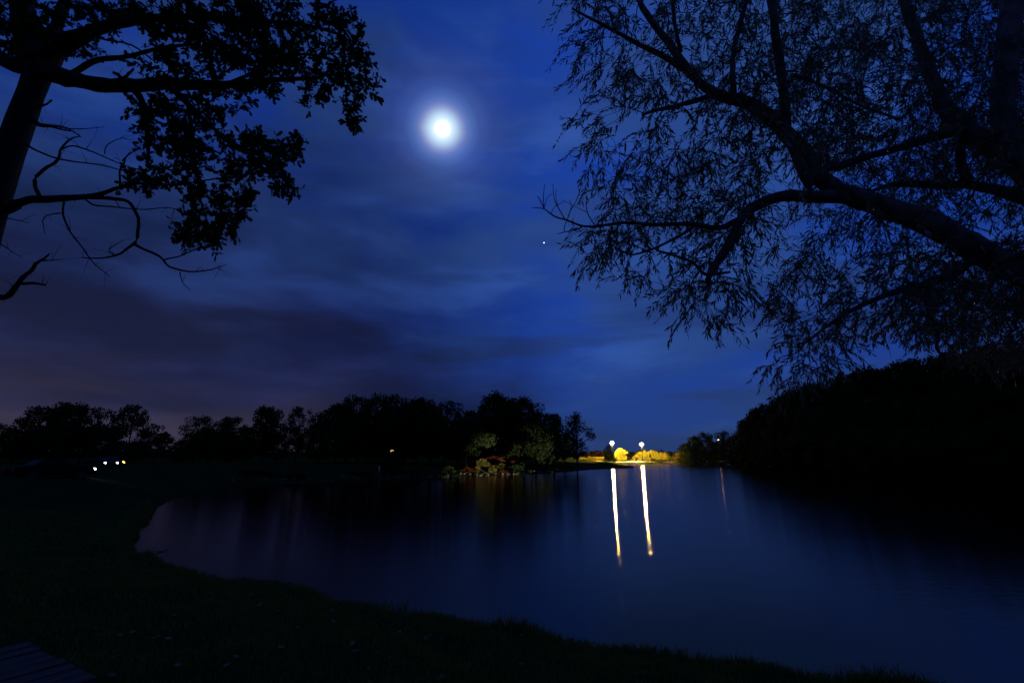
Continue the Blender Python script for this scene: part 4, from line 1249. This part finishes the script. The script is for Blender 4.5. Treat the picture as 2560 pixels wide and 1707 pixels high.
def build_grass():
    rg = np.random.default_rng(21)
    n = 260000
    a = np.radians(rg.uniform(-60, 60, n)); r = 2.2 + 26 * rg.random(n) ** 1.25
    P = np.column_stack([r * np.sin(a), r * np.cos(a)])
    sd = lake_sd(P); jit = .25 * vnoise(P[:, 0], P[:, 1], .9, 1.3) + .16 * vnoise(P[:, 0], P[:, 1], 2.7, 3.3)
    keep = (sd + jit > -.03) & (P[:, 1] < 27); P = P[keep]; sd = (sd + jit)[keep]
    # denser, longer fringe at the water
    m = 60000; Q = []
    seg = np.array(near[:] + [(-13.2, 18.0), (-17.5, 24.0), (-23.5, 34)]); L = np.hypot(*(seg[1:] - seg[:-1]).T); j = rg.choice(len(L), m, p=L / L.sum())
    t = rg.random((m, 1)); Q = seg[j] * (1 - t) + seg[j + 1] * t + rg.normal(0, .28, (m, 2))
    sq = lake_sd(Q) + .25 * vnoise(Q[:, 0], Q[:, 1], .9, 1.3) + .16 * vnoise(Q[:, 0], Q[:, 1], 2.7, 3.3); kq = (sq > -.02) & (sq < .9); Q = Q[kq]; sq = sq[kq]
    patch = vnoise(Q[:, 0], Q[:, 1], 1.9, 5) * .5 + .5
    h = np.concatenate([rg.uniform(.05, .11, len(P)), rg.uniform(.08, .20, len(Q)) + .38 * patch ** 4 * rg.random(len(Q)) ** 1.5])
    P = np.vstack([P, Q]); Z = ground(P)
    b = np.column_stack([P, Z - .01]); n = len(b)
    ang = rg.uniform(0, 2 * np.pi, n); wv = np.column_stack([np.cos(ang), np.sin(ang), np.zeros(n)]) * (rg.uniform(.004, .007, n) * (1 + np.hypot(P[:, 0], P[:, 1]) / 14))[:, None]
    ln = rg.normal(0, .35, (n, 2)) * h[:, None]
    mid = b + np.column_stack([ln * .35, h * .62]); tip = b + np.column_stack([ln, h * (1 - .15 * rg.random(n))])
    V = np.stack([b - wv, b + wv, mid + wv * .75, mid - wv * .75, tip], 1).reshape(-1, 3)
    i = np.arange(n)[:, None] * 5
    Fc = np.concatenate([i + np.array([0, 1, 2]), i + np.array([0, 2, 3]), i + np.array([3, 2, 4])], 0)
    tag(link('grass', mesh_np('grass', V, Fc), M['grass']), 'dark mown grass of the near bank with a longer fringe at the water', 'grass', kind='stuff')
    print('grass blades', n)


build_grass()


def weed(px, base_py, top_py, label, n_st=3, spread=.10, leafy=10, lsize=.06, seed=0, arch=0.0):
    rg = np.random.default_rng(seed + 900)
    g0 = on_plane(px, base_py, .35); g0.z = gz(g0.x, g0.y)
    for _ in range(3):
        g0 = on_plane(px, base_py, g0.z); g0.z = gz(g0.x, g0.y)
    H = max(.12, at(px, top_py, g0.y).z - g0.z)
    root = empty('weed_plant', g0); tag(root, label, 'plant', 'weeds on the near bank edge')
    mb = MB(); pos, dr = [], []
    for k in range(n_st):
        h = H * rg.uniform(.7, 1.0) if k else H; dv = rg.normal(size=2) * spread
        pts = [Vector((dv[0] * t ** 1.6 + .02 * (k - n_st / 2), dv[1] * t ** 1.6, h * (t - arch * t * t * t))) for t in (0, .3, .6, .85, 1.0)]
        mb.tube(pts, [.005, .0045, .004, .003, .0015], 5)
        for q in range(leafy):
            t = .25 + .75 * q / leafy; i = min(3, int(t * 4)); p = pts[i].lerp(pts[i + 1], t * 4 - i)
            a = q * 2.4 + k; pos.append(np.array(p)); dr.append(np.array([math.cos(a), math.sin(a), .35]))
    pos = np.array(pos); dr = np.array(dr)
    V, Fc, _ = stamp(WILLOW_V, WILLOW_F, pos, dr, rg.uniform(.6, 1.2, len(pos)) * lsize, rg, 1.8)
    link('stems', mb.mesh('stems', True), M['weed'], root); link('foliage', mesh_np('foliage', V, Fc), M['weed'], root)


weed(1742, 1625, 1562, 'bushy upright weed on the bank edge, left of a near twin', 3, .05, 12, .11, 1)
weed(1812, 1640, 1566, 'tall weed with a leafy top on the bank edge, right of a near twin', 2, .06, 12, .10, 2)
weed(1842, 1648, 1608, 'low leafy weed just right of the tall weed', 3, .08, 8, .08, 3)
weed(604, 1432, 1388, 'broad weedy clump rising from the bank edge against the dim water', 9, .45, 12, .22, 4)
weed(570, 1430, 1396, 'tall thin weed left of the broad clump on the bank edge', 5, .25, 9, .18, 5)
weed(368, 1396, 1374, 'arching weed at the far left end of the bank edge', 6, .45, 8, .2, 6, .25)
weed(500, 1420, 1400, 'low weed between the arching weed and the broad clump', 5, .3, 8, .16, 7)
weed(690, 1450, 1424, 'low grassy weed right of the broad clump', 6, .3, 8, .14, 8)
weed(1160, 1545, 1520, 'small leafy weed at the middle of the bank edge', 3, .06, 8, .06, 9)
weed(2150, 1695, 1630, 'tuft of long weeds on the bank edge at the lower right', 7, .22, 7, .07, 10)
weed(2060, 1690, 1640, 'thin weed with long blades left of the lower right tuft', 5, .2, 6, .06, 11)
weed(2380, 1712, 1680, 'low weed at the lower right end of the bank', 5, .2, 6, .06, 12)


def fallen_leaves():
    rg = np.random.default_rng(33)
    V = np.array([(0, 0, 0), (.3, .28, .06), (.7, .30, .02), (1, 0, .10), (.7, -.28, .05), (.3, -.30, .02), (.5, 0, -.04)]) - np.array([.5, 0, 0])
    Fc = np.array([(0, 6, 1), (1, 6, 2), (2, 6, 3), (3, 6, 4), (4, 6, 5), (5, 6, 0)])
    lm = mesh_np('fallen_leaf', V, Fc); lm.materials.append(M['dry'])
    spots = [(650, 1512), (655, 1510), (588, 1575), (818, 1596), (400, 1592), (385, 1597), (590, 1644), (625, 1647), (445, 1665), (830, 1525), (160, 1484), (50, 1502), (346, 1467), (1075, 1624), (1105, 1600), (1100, 1695), (815, 1470), (300, 1640), (330, 1582), (420, 1598)]
    for _ in range(60):
        spots.append((rg.uniform(20, 1400), rg.uniform(1470, 1700)))
    for px, py in spots:
        g0 = on_plane(px, py, 1.0)
        for _ in range(4):
            g0 = on_plane(px, py, gz(g0.x, g0.y) + .07)
        if lake_sd(np.array([[g0.x, g0.y]]))[0] < .5:
            continue
        s = rg.uniform(.06, .12)
        o = bpy.data.objects.new('fallen_leaf', lm); C.objects.link(o); o.location = (g0.x, g0.y, gz(g0.x, g0.y) + .085); o.scale = (s, s, s)
        o.rotation_euler = (rg.uniform(-.4, .4), rg.uniform(-.4, .4), rg.uniform(0, 6.3))
        tag(o, 'pale dry leaf lying on the dark grass of the near bank', 'leaf', 'dry leaves fallen on the grass')


fallen_leaves()
